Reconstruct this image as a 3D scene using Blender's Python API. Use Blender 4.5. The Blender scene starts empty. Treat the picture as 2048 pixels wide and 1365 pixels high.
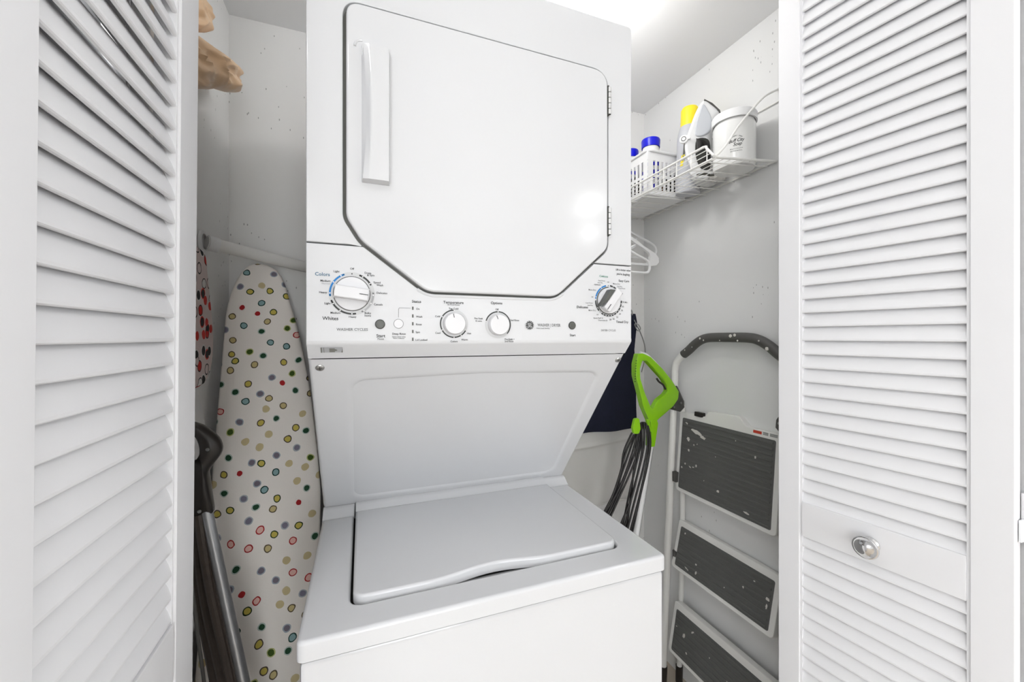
import bpy, bmesh, math, random
from mathutils import Vector, Matrix, noise
from mathutils.geometry import tessellate_polygon
random.seed(4)
PI = math.pi
SC = bpy.context.scene
COL = SC.collection

# ------------------------------------------------------------------ camera
H = 1.27
FPX = 796.4
YAW = math.atan(300 / FPX)
cam = bpy.data.cameras.new('camera')
cam.sensor_width = 36.0
cam.lens = FPX / 2048 * 36.0
cam.shift_y = -8.5 / 2048
cam.clip_start = 0.02
co = bpy.data.objects.new('camera', cam)
co.location = (0, 0, H)
co.rotation_euler = (PI / 2, 0, -YAW)
COL.objects.link(co)
SC.camera = co

# ------------------------------------------------------------------ light
w = bpy.data.worlds.new('world')
SC.world = w
w.use_nodes = True
w.node_tree.nodes['Background'].inputs[0].default_value = (0.9, 0.95, 1.0, 1)
w.node_tree.nodes['Background'].inputs[1].default_value = 0.6
SC.view_settings.view_transform = 'Standard'
SC.view_settings.look = 'None'
SC.view_settings.gamma = 1.0
SC.view_settings.use_curve_mapping = False
SC.view_settings.exposure = -0.22


def area(name, loc, rot, sx, sy, power, col=(1, 1, 1), shape='RECTANGLE'):
    l = bpy.data.lights.new(name, 'AREA')
    l.shape = shape
    l.size = sx
    if shape == 'RECTANGLE':
        l.size_y = sy
    l.energy = power
    l.color = col
    o = bpy.data.objects.new(name, l)
    o.location = loc
    o.rotation_euler = rot
    COL.objects.link(o)
    return o


# added fill lamps at the side walls of the room (x = -2.6 and x = 3.2)
area('side_fill_left', (-2.54, -0.25, 1.4), (PI / 2, 0, -PI / 2), 1.3, 1.8, 3.5, (0.96, 0.98, 1.0))
area('side_fill_left', (-2.54, -2.35, 1.3), (PI / 2, 0, -PI / 2), 1.2, 1.8, 30, (0.96, 0.98, 1.0))
area('side_fill_right', (3.14, -0.25, 1.4), (PI / 2, 0, PI / 2), 1.3, 1.8, 23, (0.96, 0.98, 1.0))
# added fill lamps behind the camera, brightening the machine front and the closet
area('back_fill', (-1.6, -3.15, 1.4), (PI / 2, 0, PI), 1.6, 1.8, 26, (0.96, 0.98, 1.0))
area('back_fill_low', (0.38, -3.15, 1.0), (PI / 2, 0, PI), 0.9, 1.6, 50, (0.96, 0.98, 1.0))
# ceiling downlights: first pair set from dryer door reflections, the rest added as fill
DOWN = [(1.86, -1.65), (2.37, -2.48), (-0.9, -1.7), (-0.45, -0.35), (1.45, -0.1), (-0.6, -2.7)]
for (lx, ly) in DOWN:
    area('downlight_and_fill', (lx, ly, 2.425), (0, 0, 0), 0.13, 0.13, 6.2, (0.985, 0.99, 1.0), 'DISK')
# bulb inside the closet ceiling light
pl = bpy.data.lights.new('closet_bulb', 'POINT')
pl.energy = 6.2
pl.shadow_soft_size = 0.07
pl.color = (1.0, 0.995, 0.985)
po = bpy.data.objects.new('closet_bulb', pl)
po.location = (0.57, 0.93, 2.125)
COL.objects.link(po)


# ------------------------------------------------------------------ helpers
def lin(c):
    return tuple(((x / 255) / 12.92 if x / 255 <= 0.04045 else ((x / 255 + 0.055) / 1.055) ** 2.4) for x in c)


def ray(px, py):
    u = (px - 1024) / FPX
    s, c = math.sin(YAW), math.cos(YAW)
    return Vector((s + u * c, c - u * s, (674 - py) / FPX))


def onY(px, py, Y):
    d = ray(px, py)
    return Vector((0, 0, H)) + d * (Y / d.y)


def onX(px, py, X):
    d = ray(px, py)
    return Vector((0, 0, H)) + d * (X / d.x)


class MB:
    """mesh builder"""
    def __init__(self):
        self.bm = bmesh.new()

    def box(self, x0, x1, y0, y1, z0, z1, bev=0.0, seg=2):
        r = bmesh.ops.create_cube(self.bm, size=1.0)
        vs = r['verts']
        for v in vs:
            v.co = Vector((x0 + (v.co.x + .5) * (x1 - x0), y0 + (v.co.y + .5) * (y1 - y0), z0 + (v.co.z + .5) * (z1 - z0)))
        if bev > 0:
            es = list({e for v in vs for e in v.link_edges})
            bmesh.ops.bevel(self.bm, geom=es, offset=bev, segments=seg, profile=0.5, affect='EDGES')
        return self

    def obox(self, origin, ax, ay, az, bev=0.0, seg=2):
        r = bmesh.ops.create_cube(self.bm, size=1.0)
        o = Vector(origin)
        ax, ay, az = Vector(ax), Vector(ay), Vector(az)
        vs = r['verts']
        for v in vs:
            v.co = o + ax * (v.co.x + .5) + ay * (v.co.y + .5) + az * (v.co.z + .5)
        if bev > 0:
            es = list({e for v in vs for e in v.link_edges})
            bmesh.ops.bevel(self.bm, geom=es, offset=bev, segments=seg, profile=0.5, affect='EDGES')
        return self

    def prism(self, pts, fn, a, b, bev=0.0, seg=2, bevel_both=False):
        """polygon pts (2-D) extruded between parameter a and b; fn(u, v, t) gives the 3-D point. bevels the cap at a"""
        n = len(pts)
        A = [self.bm.verts.new(fn(u, v, a)) for u, v in pts]
        B = [self.bm.verts.new(fn(u, v, b)) for u, v in pts]
        fa = self.bm.faces.new(A)
        fb = self.bm.faces.new(B[::-1])
        for i in range(n):
            j = (i + 1) % n
            self.bm.faces.new((A[j], A[i], B[i], B[j]))
        fs = [fa, fb] + list({f for v in A for f in v.link_faces})
        bmesh.ops.recalc_face_normals(self.bm, faces=list(set(fs)))
        if bev > 0:
            es = list(fa.edges) + (list(fb.edges) if bevel_both else [])
            bmesh.ops.bevel(self.bm, geom=es, offset=bev, segments=seg, profile=0.5, affect='EDGES')
        return self

    def tube(self, pts, r, n=10, closed=False, cap=True):
        P = [Vector(p) for p in pts]
        m = len(P)
        rr = r if isinstance(r, (list, tuple)) else [r] * m
        T = []
        for i in range(m):
            if closed:
                t = P[(i + 1) % m] - P[i - 1]
            else:
                t = P[min(i + 1, m - 1)] - P[max(i - 1, 0)]
            T.append(t.normalized() if t.length > 1e-9 else Vector((0, 0, 1)))
        up = Vector((0, 0, 1)) if abs(T[0].z) < 0.9 else Vector((1, 0, 0))
        N = (up - T[0] * up.dot(T[0])).normalized()
        rings = []
        for i in range(m):
            N = (N - T[i] * N.dot(T[i]))
            N = N.normalized() if N.length > 1e-9 else T[i].orthogonal().normalized()
            B = T[i].cross(N)
            rings.append([self.bm.verts.new(P[i] + (N * math.cos(2 * PI * k / n) + B * math.sin(2 * PI * k / n)) * rr[i]) for k in range(n)])
        fs = []
        for i in range(m if closed else m - 1):
            a, b = rings[i], rings[(i + 1) % m]
            for k in range(n):
                fs.append(self.bm.faces.new((a[k], a[(k + 1) % n], b[(k + 1) % n], b[k])))
        if cap and not closed:
            fs.append(self.bm.faces.new(rings[0][::-1]))
            fs.append(self.bm.faces.new(rings[-1]))
        bmesh.ops.recalc_face_normals(self.bm, faces=fs)
        return self

    def lathe(self, prof, origin, axis=(0, 0, 1), n=32, sx=1.0, sy=1.0, ref=None):
        """prof: list of (radius, height)"""
        ax = Vector(axis).normalized()
        rf = Vector(ref) if ref is not None else (Vector((1, 0, 0)) if abs(ax.x) < .9 else Vector((0, 1, 0)))
        U = (rf - ax * rf.dot(ax)).normalized()
        W = ax.cross(U)
        o = Vector(origin)
        rings = []
        for (r, h) in prof:
            if r < 1e-6:
                rings.append([self.bm.verts.new(o + ax * h)])
            else:
                rings.append([self.bm.verts.new(o + ax * h + U * (r * sx * math.cos(2 * PI * k / n)) + W * (r * sy * math.sin(2 * PI * k / n))) for k in range(n)])
        fs = []
        for i in range(len(rings) - 1):
            a, b = rings[i], rings[i + 1]
            for k in range(n):
                k2 = (k + 1) % n
                if len(a) == 1 and len(b) == 1:
                    continue
                if len(a) == 1:
                    fs.append(self.bm.faces.new((a[0], b[k2], b[k])))
                elif len(b) == 1:
                    fs.append(self.bm.faces.new((a[k], a[k2], b[0])))
                else:
                    fs.append(self.bm.faces.new((a[k], a[k2], b[k2], b[k])))
        bmesh.ops.recalc_face_normals(self.bm, faces=fs)
        return self

    def grid(self, nu, nv, fn):
        V = [[self.bm.verts.new(fn(i / nu, j / nv)) for j in range(nv + 1)] for i in range(nu + 1)]
        for i in range(nu):
            for j in range(nv):
                self.bm.faces.new((V[i][j], V[i + 1][j], V[i + 1][j + 1], V[i][j + 1]))
        return self

    def ring(self, c, r0, r1, a0, a1, fn, n=24, capround=False):
        """flat arc strip; angles in degrees clockwise from the top"""
        pts0, pts1 = [], []
        for i in range(n + 1):
            a = math.radians(a0 + (a1 - a0) * i / n)
            pts0.append(self.bm.verts.new(fn(c[0] + r0 * math.sin(a), c[1] + r0 * math.cos(a))))
            pts1.append(self.bm.verts.new(fn(c[0] + r1 * math.sin(a), c[1] + r1 * math.cos(a))))
        for i in range(n):
            self.bm.faces.new((pts0[i], pts0[i + 1], pts1[i + 1], pts1[i]))
        return self

    def disc(self, c, r, fn, n=16):
        self.bm.faces.new([self.bm.verts.new(fn(c[0] + r * math.cos(2 * PI * k / n), c[1] + r * math.sin(2 * PI * k / n))) for k in range(n)])
        return self

    def poly(self, pts, fn):
        self.bm.faces.new([self.bm.verts.new(fn(u, v)) for u, v in pts])
        return self


ORG = {}


def tag(o, label=None, cat=None, group=None, kind=None):
    if label:
        o['label'] = label
    if cat:
        o['category'] = cat
    if group:
        o['group'] = group
    if kind:
        o['kind'] = kind
    return o


def build(name, mb, mat, parent=None, smooth=35, label=None, kind=None):
    bm = mb.bm if isinstance(mb, MB) else mb
    me = bpy.data.meshes.new(name)
    bm.normal_update()
    bm.to_mesh(me)
    bm.free()
    for m in (mat if isinstance(mat, (list, tuple)) else [mat]):
        me.materials.append(m)
    if smooth:
        me.shade_smooth()
        me.set_sharp_from_angle(angle=math.radians(smooth))
    o = bpy.data.objects.new(name, me)
    COL.objects.link(o)
    if smooth and smooth < 61 and 8 < len(me.polygons) < 9000:
        wn = o.modifiers.new('wn', 'WEIGHTED_NORMAL')
        wn.keep_sharp = True
    if parent is not None:
        org = ORG.get(parent.name, Vector((0, 0, 0)))
        me.transform(Matrix.Translation(-org))
        o.parent = parent
        ORG[o.name] = org
    else:
        ORG[o.name] = Vector((0, 0, 0))
    tag(o, label=label, kind=kind)
    return o


def base(name, loc, label, cat, group=None):
    e = bpy.data.objects.new(name, None)
    e.empty_display_size = 0.05
    e.location = loc
    COL.objects.link(e)
    ORG[e.name] = Vector(loc)
    tag(e, label, cat, group)
    return e


def spline(P, k=8, closed=False):
    P = [Vector(p) for p in P]
    out = []
    n = len(P)
    rng = n if closed else n - 1
    for i in range(rng):
        p0 = P[(i - 1) % n] if (closed or i > 0) else P[0]
        p1 = P[i]
        p2 = P[(i + 1) % n]
        p3 = P[(i + 2) % n] if (closed or i + 2 < n) else P[-1]
        for j in range(k):
            t = j / k
            out.append(0.5 * ((2 * p1) + (-p0 + p2) * t + (2 * p0 - 5 * p1 + 4 * p2 - p3) * t * t + (-p0 + 3 * p1 - 3 * p2 + p3) * t ** 3))
    if not closed:
        out.append(P[-1])
    return out


def fillet(pts, rad, seg=6):
    """round the corners of a closed 2-D polygon; rad a number or a list"""
    n = len(pts)
    out = []
    for i in range(n):
        r = rad[i] if isinstance(rad, (list, tuple)) else rad
        p, a, b = Vector(pts[i]), Vector(pts[i - 1]), Vector(pts[(i + 1) % n])
        if r <= 0:
            out.append((p.x, p.y))
            continue
        da, db = (a - p), (b - p)
        la, lb = da.length, db.length
        da.normalize()
        db.normalize()
        ang = da.angle(db)
        d = min(r / max(math.tan(ang / 2), 1e-4), la * .49, lb * .49)
        for k in range(seg + 1):
            t = k / seg
            q = (p + da * d) * (1 - t) ** 2 + p * 2 * t * (1 - t) + (p + db * d) * t * t
            out.append((q.x, q.y))
    return out


# ------------------------------------------------------------------ materials
def pbr(name, col, rough=0.5, metal=0.0, coat=0.0, spec=0.5, bump=None, var=None, trans=0.0, alpha=1.0, sss=0.0, ior=1.45):
    m = bpy.data.materials.new(name)
    m.use_nodes = True
    nt = m.node_tree
    b = nt.nodes['Principled BSDF']
    c = lin(col) if max(col) > 1 else col
    b.inputs['Base Color'].default_value = (*c, 1)
    b.inputs['Roughness'].default_value = rough
    b.inputs['Metallic'].default_value = metal
    b.inputs['Coat Weight'].default_value = coat
    b.inputs['Specular IOR Level'].default_value = spec
    b.inputs['Transmission Weight'].default_value = trans
    b.inputs['IOR'].default_value = ior
    b.inputs['Alpha'].default_value = alpha
    tc = nt.nodes.new('ShaderNodeTexCoord')
    if var:
        amount, scale = var
        n = nt.nodes.new('ShaderNodeTexNoise')
        n.inputs['Scale'].default_value = scale
        n.inputs['Detail'].default_value = 4
        nt.links.new(tc.outputs['Object'], n.inputs['Vector'])
        mx = nt.nodes.new('ShaderNodeMix')
        mx.data_type = 'RGBA'
        mx.inputs[6].default_value = (*[x * (1 - amount) for x in c], 1)
        mx.inputs[7].default_value = (*[min(1, x * (1 + amount)) for x in c], 1)
        nt.links.new(n.outputs['Fac'], mx.inputs[0])
        nt.links.new(mx.outputs[2], b.inputs['Base Color'])
    if bump:
        st, scale = bump
        n2 = nt.nodes.new('ShaderNodeTexNoise')
        n2.inputs['Scale'].default_value = scale
        n2.inputs['Detail'].default_value = 3
        nt.links.new(tc.outputs['Object'], n2.inputs['Vector'])
        bp = nt.nodes.new('ShaderNodeBump')
        bp.inputs['Strength'].default_value = st
        bp.inputs['Distance'].default_value = 0.002
        nt.links.new(n2.outputs['Fac'], bp.inputs['Height'])
        nt.links.new(bp.outputs['Normal'], b.inputs['Normal'])
    return m


def wall_mat(name, col, rough, scuff=0.55, patch=0.05):
    """painted plaster with brush relief, faint patches and small dark scuff marks"""
    m = pbr(name, col, rough, bump=(0.35, 14))
    nt = m.node_tree
    b = nt.nodes['Principled BSDF']
    c = lin(col)
    tc = nt.nodes.new('ShaderNodeTexCoord')
    n = nt.nodes.new('ShaderNodeTexNoise')
    n.inputs['Scale'].default_value = 3.0
    n.inputs['Detail'].default_value = 5
    nt.links.new(tc.outputs['Object'], n.inputs['Vector'])
    mx = nt.nodes.new('ShaderNodeMix')
    mx.data_type = 'RGBA'
    mx.inputs[6].default_value = (*[x * (1 - patch) for x in c], 1)
    mx.inputs[7].default_value = (*[min(1, x * (1 + patch)) for x in c], 1)
    nt.links.new(n.outputs['Fac'], mx.inputs[0])
    mp = nt.nodes.new('ShaderNodeMapping')
    mp.inputs['Scale'].default_value = (75, 75, 30)
    mp.inputs['Rotation'].default_value = (0.5, 0.3, 0.4)
    nt.links.new(tc.outputs['Object'], mp.inputs['Vector'])
    vo = nt.nodes.new('ShaderNodeTexVoronoi')
    vo.inputs['Scale'].default_value = 1.0
    nt.links.new(mp.outputs['Vector'], vo.inputs['Vector'])
    lt = nt.nodes.new('ShaderNodeMath')
    lt.operation = 'LESS_THAN'
    lt.inputs[1].default_value = 0.105
    nt.links.new(vo.outputs['Distance'], lt.inputs[0])
    n3 = nt.nodes.new('ShaderNodeTexNoise')
    n3.inputs['Scale'].default_value = 5.5
    n3.inputs['Detail'].default_value = 2
    nt.links.new(tc.outputs['Object'], n3.inputs['Vector'])
    gt = nt.nodes.new('ShaderNodeMath')
    gt.operation = 'GREATER_THAN'
    gt.inputs[1].default_value = scuff
    nt.links.new(n3.outputs['Fac'], gt.inputs[0])
    mu = nt.nodes.new('ShaderNodeMath')
    mu.operation = 'MULTIPLY'
    nt.links.new(lt.outputs[0], mu.inputs[0])
    nt.links.new(gt.outputs[0], mu.inputs[1])
    mu2 = nt.nodes.new('ShaderNodeMath')
    mu2.operation = 'MULTIPLY'
    mu2.inputs[1].default_value = 0.55
    nt.links.new(mu.outputs[0], mu2.inputs[0])
    mx2 = nt.nodes.new('ShaderNodeMix')
    mx2.data_type = 'RGBA'
    nt.links.new(mu2.outputs[0], mx2.inputs[0])
    nt.links.new(mx.outputs[2], mx2.inputs[6])
    mx2.inputs[7].default_value = (0.08, 0.075, 0.07, 1)
    nt.links.new(mx2.outputs[2], b.inputs['Base Color'])
    return m


def voronoi_dots(name, basecol, stops_in, stops_ring, scale, rin, rout, randomness=0.6, axes=('X', 'Z')):
    m = pbr(name, basecol, 0.85, bump=(0.25, 500))
    nt = m.node_tree
    L = nt.links.new
    b = nt.nodes['Principled BSDF']
    tc = nt.nodes.new('ShaderNodeTexCoord')
    sp = nt.nodes.new('ShaderNodeSeparateXYZ')
    L(tc.outputs['Object'], sp.inputs[0])
    cb = nt.nodes.new('ShaderNodeCombineXYZ')
    L(sp.outputs[axes[0]], cb.inputs[0])
    L(sp.outputs[axes[1]], cb.inputs[1])
    mp = nt.nodes.new('ShaderNodeMapping')
    mp.inputs['Rotation'].default_value = (0, 0, 0.55)
    L(cb.outputs[0], mp.inputs['Vector'])
    # slight warping keeps the dots from being perfect circles
    nz = nt.nodes.new('ShaderNodeTexNoise')
    nz.inputs['Scale'].default_value = 45
    L(mp.outputs['Vector'], nz.inputs['Vector'])
    ad = nt.nodes.new('ShaderNodeVectorMath')
    ad.operation = 'MULTIPLY_ADD'
    ad.inputs[1].default_value = (0.006, 0.006, 0)
    L(nz.outputs['Color'], ad.inputs[0])
    L(mp.outputs['Vector'], ad.inputs[2])
    vo = nt.nodes.new('ShaderNodeTexVoronoi')
    vo.voronoi_dimensions = '2D'
    vo.inputs['Scale'].default_value = scale
    vo.inputs['Randomness'].default_value = randomness
    L(ad.outputs[0], vo.inputs['Vector'])
    sc = nt.nodes.new('ShaderNodeSeparateColor')
    L(vo.outputs['Color'], sc.inputs[0])

    def ramp(stops):
        r = nt.nodes.new('ShaderNodeValToRGB')
        r.color_ramp.interpolation = 'CONSTANT'
        el = r.color_ramp.elements
        while len(el) < len(stops):
            el.new(0.5)
        for i, c in enumerate(stops):
            el[i].position = i / len(stops)
            el[i].color = (*lin(c), 1)
        L(sc.outputs[0], r.inputs[0])
        return r
    r1, r2 = ramp(stops_in), ramp(stops_ring)

    def less(v):
        n = nt.nodes.new('ShaderNodeMath')
        n.operation = 'LESS_THAN'
        n.inputs[1].default_value = v
        L(vo.outputs['Distance'], n.inputs[0])
        return n
    a, c = less(rout), less(rin)
    m1 = nt.nodes.new('ShaderNodeMix')
    m1.data_type = 'RGBA'
    m1.inputs[6].default_value = (*lin(basecol), 1)
    L(a.outputs[0], m1.inputs[0])
    L(r2.outputs[0], m1.inputs[7])
    m2 = nt.nodes.new('ShaderNodeMix')
    m2.data_type = 'RGBA'
    L(c.outputs[0], m2.inputs[0])
    L(m1.outputs[2], m2.inputs[6])
    L(r1.outputs[0], m2.inputs[7])
    L(m2.outputs[2], b.inputs['Base Color'])
    return m


M = {}
M['enamel'] = pbr('white_enamel', (209, 210, 212), 0.14, coat=0.15)
M['panel_plastic'] = pbr('white_panel_plastic', (209, 210, 212), 0.42, spec=0.35)
M['gap'] = pbr('dark_gap', (60, 60, 56), 0.8)
M['gasket'] = pbr('grey_gasket', (120, 120, 114), 0.7)
M['door_paint'] = pbr('white_door_paint', (231, 231, 233), 0.42, bump=(0.08, 60))
M['wall_closet'] = wall_mat('closet_wall_paint', (241, 240, 238), 0.45, 0.53, 0.04)
M['wall_right'] = wall_mat('closet_right_wall_paint', (232, 232, 231), 0.28, 0.62, 0.02)
M['ceiling'] = pbr('ceiling_paint', (242, 242, 242), 0.5, bump=(0.2, 12))
M['room_wall'] = pbr('room_wall_paint', (236, 237, 238), 0.6)
M['floor'] = pbr('tan_floor', (196, 184, 168), 0.45, var=(0.15, 6))
M['black'] = pbr('black_print', (52, 54, 54), 0.6)
M['greyprint'] = pbr('grey_print', (110, 112, 112), 0.6)
M['lightprint'] = pbr('light_grey_print', (172, 173, 176), 0.5)
M['blueprint'] = pbr('blue_print', (10, 118, 190), 0.5)
M['bluetext'] = pbr('blue_text', (56, 104, 132), 0.5)
M['greentext'] = pbr('green_text', (82, 140, 120), 0.5)
M['whiteprint'] = pbr('white_print', (240, 240, 240), 0.5)
M['ringgrey'] = pbr('ring_grey', (196, 197, 198), 0.4)
M['button'] = pbr('grey_button', (84, 85, 81), 0.35)
M['chrome'] = pbr('chrome', (225, 225, 225), 0.08, metal=1.0)
M['hinge'] = pbr('hinge_metal', (205, 205, 205), 0.3, metal=0.3)
M['steel'] = pbr('steel', (180, 180, 178), 0.3, metal=1.0)
M['alu'] = pbr('brushed_aluminium', (172, 174, 176), 0.38, metal=0.9)
M['whiteplastic'] = pbr('white_plastic', (236, 236, 236), 0.38)
M['knobplastic'] = pbr('knob_plastic', (216, 216, 218), 0.35)
M['greyplastic'] = pbr('dark_grey_plastic', (84, 83, 80), 0.5, bump=(0.1, 300))
M['blackplastic'] = pbr('black_plastic', (42, 38, 35), 0.32)
M['blackcord'] = pbr('black_cord', (27, 25, 24), 0.42)
M['browncord'] = pbr('worn_black_hose', (62, 54, 48), 0.45, var=(0.3, 90))
M['green'] = pbr('lime_green_plastic', (136, 196, 20), 0.28, coat=0.2)
M['whitemetal'] = pbr('white_painted_metal', (236, 235, 231), 0.33)
M['tread'] = pbr('grey_rubber_tread', (98, 98, 96), 0.55, var=(0.06, 25))
M['paint_splat'] = pbr('dried_paint', (214, 211, 204), 0.6)
M['navy'] = pbr('navy_denim', (21, 25, 46), 0.85, var=(0.3, 60), bump=(0.5, 300))
M['whitecloth'] = pbr('white_cloth', (226, 224, 220), 0.8, bump=(0.6, 30))
M['tan'] = pbr('tan_plastic_film', (236, 200, 160), 0.4, var=(0.12, 12))
M['yellow'] = pbr('yellow_cap', (250, 226, 50), 0.4)
M['bluecap'] = pbr('blue_cap', (12, 20, 205), 0.3)
M['ironshell'] = pbr('iron_grey_shell', (208, 211, 216), 0.2)
M['can'] = pbr('can_silver', (196, 197, 202), 0.35)
M['tubplastic'] = pbr('translucent_tub', (236, 236, 234), 0.18)
M['red'] = pbr('red_label', (196, 64, 48), 0.5)
M['wirewhite'] = pbr('white_vinyl_wire', (240, 239, 235), 0.35)
M['olive'] = pbr('dark_packet', (62, 62, 54), 0.5)
M['amber'] = pbr('amber_packet', (150, 100, 50), 0.5)
M['glassdome'] = pbr('pressed_glass', (205, 205, 203), 0.12, trans=0.3, ior=1.4, alpha=0.35, bump=(1.0, 90))
M['dots'] = voronoi_dots('dotted_cotton', (246, 240, 233),
                         [(204, 186, 92), (138, 170, 172), (204, 186, 132), (232, 186, 176), (30, 70, 46), (176, 36, 40), (128, 124, 140), (206, 190, 146), (60, 84, 20), (206, 190, 146), (120, 112, 124), (204, 186, 92)],
                         [(44, 62, 34), (26, 62, 54), (96, 84, 62), (172, 44, 44), (190, 200, 192), (246, 240, 233), (178, 184, 190), (206, 192, 152), (190, 192, 130), (206, 190, 146), (166, 176, 186), (84, 74, 62)],
                         25.5, 0.165, 0.225, 0.58)
M['floral'] = voronoi_dots('red_black_white_print', (226, 208, 204),
                           [(200, 40, 34), (40, 38, 38), (226, 208, 204), (206, 52, 42), (236, 232, 228), (50, 46, 46)],
                           [(60, 30, 28), (230, 226, 222), (50, 46, 46), (226, 208, 204), (60, 56, 54), (220, 60, 48)],
                           34.0, 0.33, 0.42, 1.0, axes=('Y', 'Z'))

# ------------------------------------------------------------------ room and closet shell
XL, XR, YB, ZC = -0.3637, 1.117, 1.38, 2.212
YF0, YF1 = 0.60, 0.71          # closet front wall (the wall that holds the opening)
JL, JR, ZO = -0.302, 1.045, 2.18   # opening


def struct(name, mb, mat, **k):
    o = build(name, mb, mat, smooth=0)
    o['kind'] = 'structure'
    if k.get('label'):
        o['label'] = k['label']
    return o


struct('floor', MB().box(-2.6, 3.2, -3.2, YB + .1, -0.05, 0.0), M['floor'])
struct('ceiling', MB().box(-2.6, 3.2, -3.2, YF0, 2.44, 2.5), M['ceiling'])
struct('ceiling_closet', MB().box(XL - .08, XR + .08, YF1, YB + .1, ZC, ZC + .08), M['ceiling'])
struct('wall_back', MB().box(XL - .08, XR + .08, YB, YB + .1, 0, ZC), M['wall_closet'])
struct('wall_left', MB().box(XL - .08, XL, YF1, YB, 0, ZC), M['wall_closet'])
struct('wall_right', MB().box(XR, XR + .08, YF1, YB, 0, ZC), M['wall_right'])
struct('wall_front', MB().box(-2.6, JL, YF0, YF1, 0, 2.44).box(JR, 3.2, YF0, YF1, 0, 2.44).box(JL, JR, YF0, YF1, ZO, 2.44), M['room_wall'])
struct('wall_room_left', MB().box(-2.68, -2.6, -3.2, YF0, 0, 2.44), M['room_wall'])
struct('wall_room_right', MB().box(3.2, 3.28, -3.2, YF0, 0, 2.44), M['room_wall'])
struct('wall_room_back', MB().box(-2.6, 3.2, -3.28, -3.2, 0, 2.44), M['room_wall'])

# lit closet ceiling lamp with a pressed glass dome
cl = base('ceiling_light', (0.57, 0.93, ZC), 'round ceiling light with a pressed clear glass shade above the dryer', 'ceiling light')
build('fixture_base', MB().lathe([(0, 0), (.075, 0), (.075, -.018), (.06, -.026), (0, -.026)], (0.57, 0.93, ZC)), M['whiteplastic'], cl)
build('glass_shade', MB().lathe([(.058, -.02), (.085, -.03), (.092, -.055), (.084, -.085), (.06, -.106), (.03, -.115), (0, -.118),
                                 ], (0.57, 0.93, ZC), n=40), M['glassdome'], cl)

# ------------------------------------------------------------------ louvered bifold doors
PITCH = 0.02875
TH = 0.028


def slat_bm(width):
    """slat cross-section in (out, up): nose at (0,0), leaning inward as it rises"""
    sec = [(0.0, 0.0), (0.0012, 0.0012), (0.0012, 0.004), (-0.0022, 0.0155), (-0.0105, 0.0335), (-0.0125, 0.0348), (-0.0155, 0.0340),
           (-0.0160, 0.0320), (-0.0072, 0.0120), (-0.0042, 0.0012), (-0.003, -0.0002)]
    mb = MB()
    A = [mb.bm.verts.new((o, 0, u)) for o, u in sec]
    B = [mb.bm.verts.new((o, width, u)) for o, u in sec]
    n = len(sec)
    for i in range(n):
        j = (i + 1) % n
        mb.bm.faces.new((A[i], A[j], B[j], B[i]))
    mb.bm.faces.new(A[::-1])
    mb.bm.faces.new(B)
    bmesh.ops.recalc_face_normals(mb.bm, faces=mb.bm.faces)
    return mb


def louver_leaf(name, label, width, near_stile, far_stile, nose_z, rail_top, rail_bot, mat, slats_as_parts=True):
    """leaf in local space: runs along +Y from 0 to width, visible face towards +X (x = 0), thickness to -X"""
    root = bpy.data.objects.new(name, None)
    COL.objects.link(root)
    ORG[root.name] = Vector((0, 0, 0))
    root['kind'] = 'structure'
    root['label'] = label
    zt, zb = 2.15, 0.015
    y0, y1 = near_stile, width - far_stile
    build('stile', MB().box(-TH, 0, 0, y0 - .004, zb, zt, .0015).box(-TH + .003, -.003, y0 - .004, y0, zb, zt), mat, root)
    build('stile', MB().box(-TH, 0, y1 + .004, width, zb, zt, .0015).box(-TH + .003, -.003, y1, y1 + .004, zb, zt), mat, root)
    build('rail', MB().box(-TH, -.0005, y0, y1, rail_bot, rail_top, .0015), mat, root)
    build('rail', MB().box(-TH, -.0005, y0, y1, zt - .07, zt, .0015), mat, root)
    build('rail', MB().box(-TH, -.0005, y0, y1, zb, zb + .12, .0015), mat, root)
    zs = []
    k = -60
    while k < 60:
        z = nose_z + k * PITCH
        if (z > rail_top - .024 and z + .030 < zt - .068) or (z < rail_bot - .014 and z > zb + .118):
            zs.append(z)
        k += 1
    proto = None
    if slats_as_parts:
        for z in zs:
            if proto is None:
                proto = build('slat', slat_bm(y1 - y0), mat, root, smooth=9)
                o = proto
            else:
                o = proto.copy()
                COL.objects.link(o)
                o.parent = root
            o.location = (-.0045, y0, z)
            o.rotation_euler = (0, random.uniform(-.012, .012), 0)
    else:
        big = MB()
        for z in zs:
            s = slat_bm(y1 - y0)
            for v in s.bm.verts:
                v.co += Vector((-.0045, y0, z))
            me = bpy.data.meshes.new('t')
            s.bm.to_mesh(me)
            s.bm.free()
            big.bm.from_mesh(me)
            bpy.data.meshes.remove(me)
        o = build('slat_panel', big, mat, root, smooth=32)
        o['kind'] = 'stuff'
    return root


# left pair: the visible leaf faces +X, hangs very slightly out of plumb
AL = 0.212
TILT = 0.0078
dl = louver_leaf('door_1', 'white louvered folding door leaf left of the laundry machine', 0.3276, 0.0476, 0.0586, 1.2642, 0.9185, 0.848, M['door_paint'])
dl.matrix_world = Matrix.Translation((-AL, 0.333, 1.27)) @ Matrix.Rotation(TILT, 4, 'Y') @ Matrix.Translation((0, 0, -1.27))
dl2 = louver_leaf('door_2', 'second louvered leaf folded behind the left door leaf', 0.3276, 0.0476, 0.0586, 1.2642, 0.9185, 0.848, M['door_paint'], False)
dl2.matrix_world = Matrix.Translation((-AL - .034, 0.333, 1.27)) @ Matrix.Rotation(0.055, 4, 'Z') @ Matrix.Rotation(TILT, 4, 'Y') @ Matrix.Translation((0, 0, -1.27))

# right pair: visible leaf turned by -7 degrees
PHI = math.radians(-7.0)
BR = 0.93
tn, tf = 0.2884, 0.6161
W = tf - tn
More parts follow.
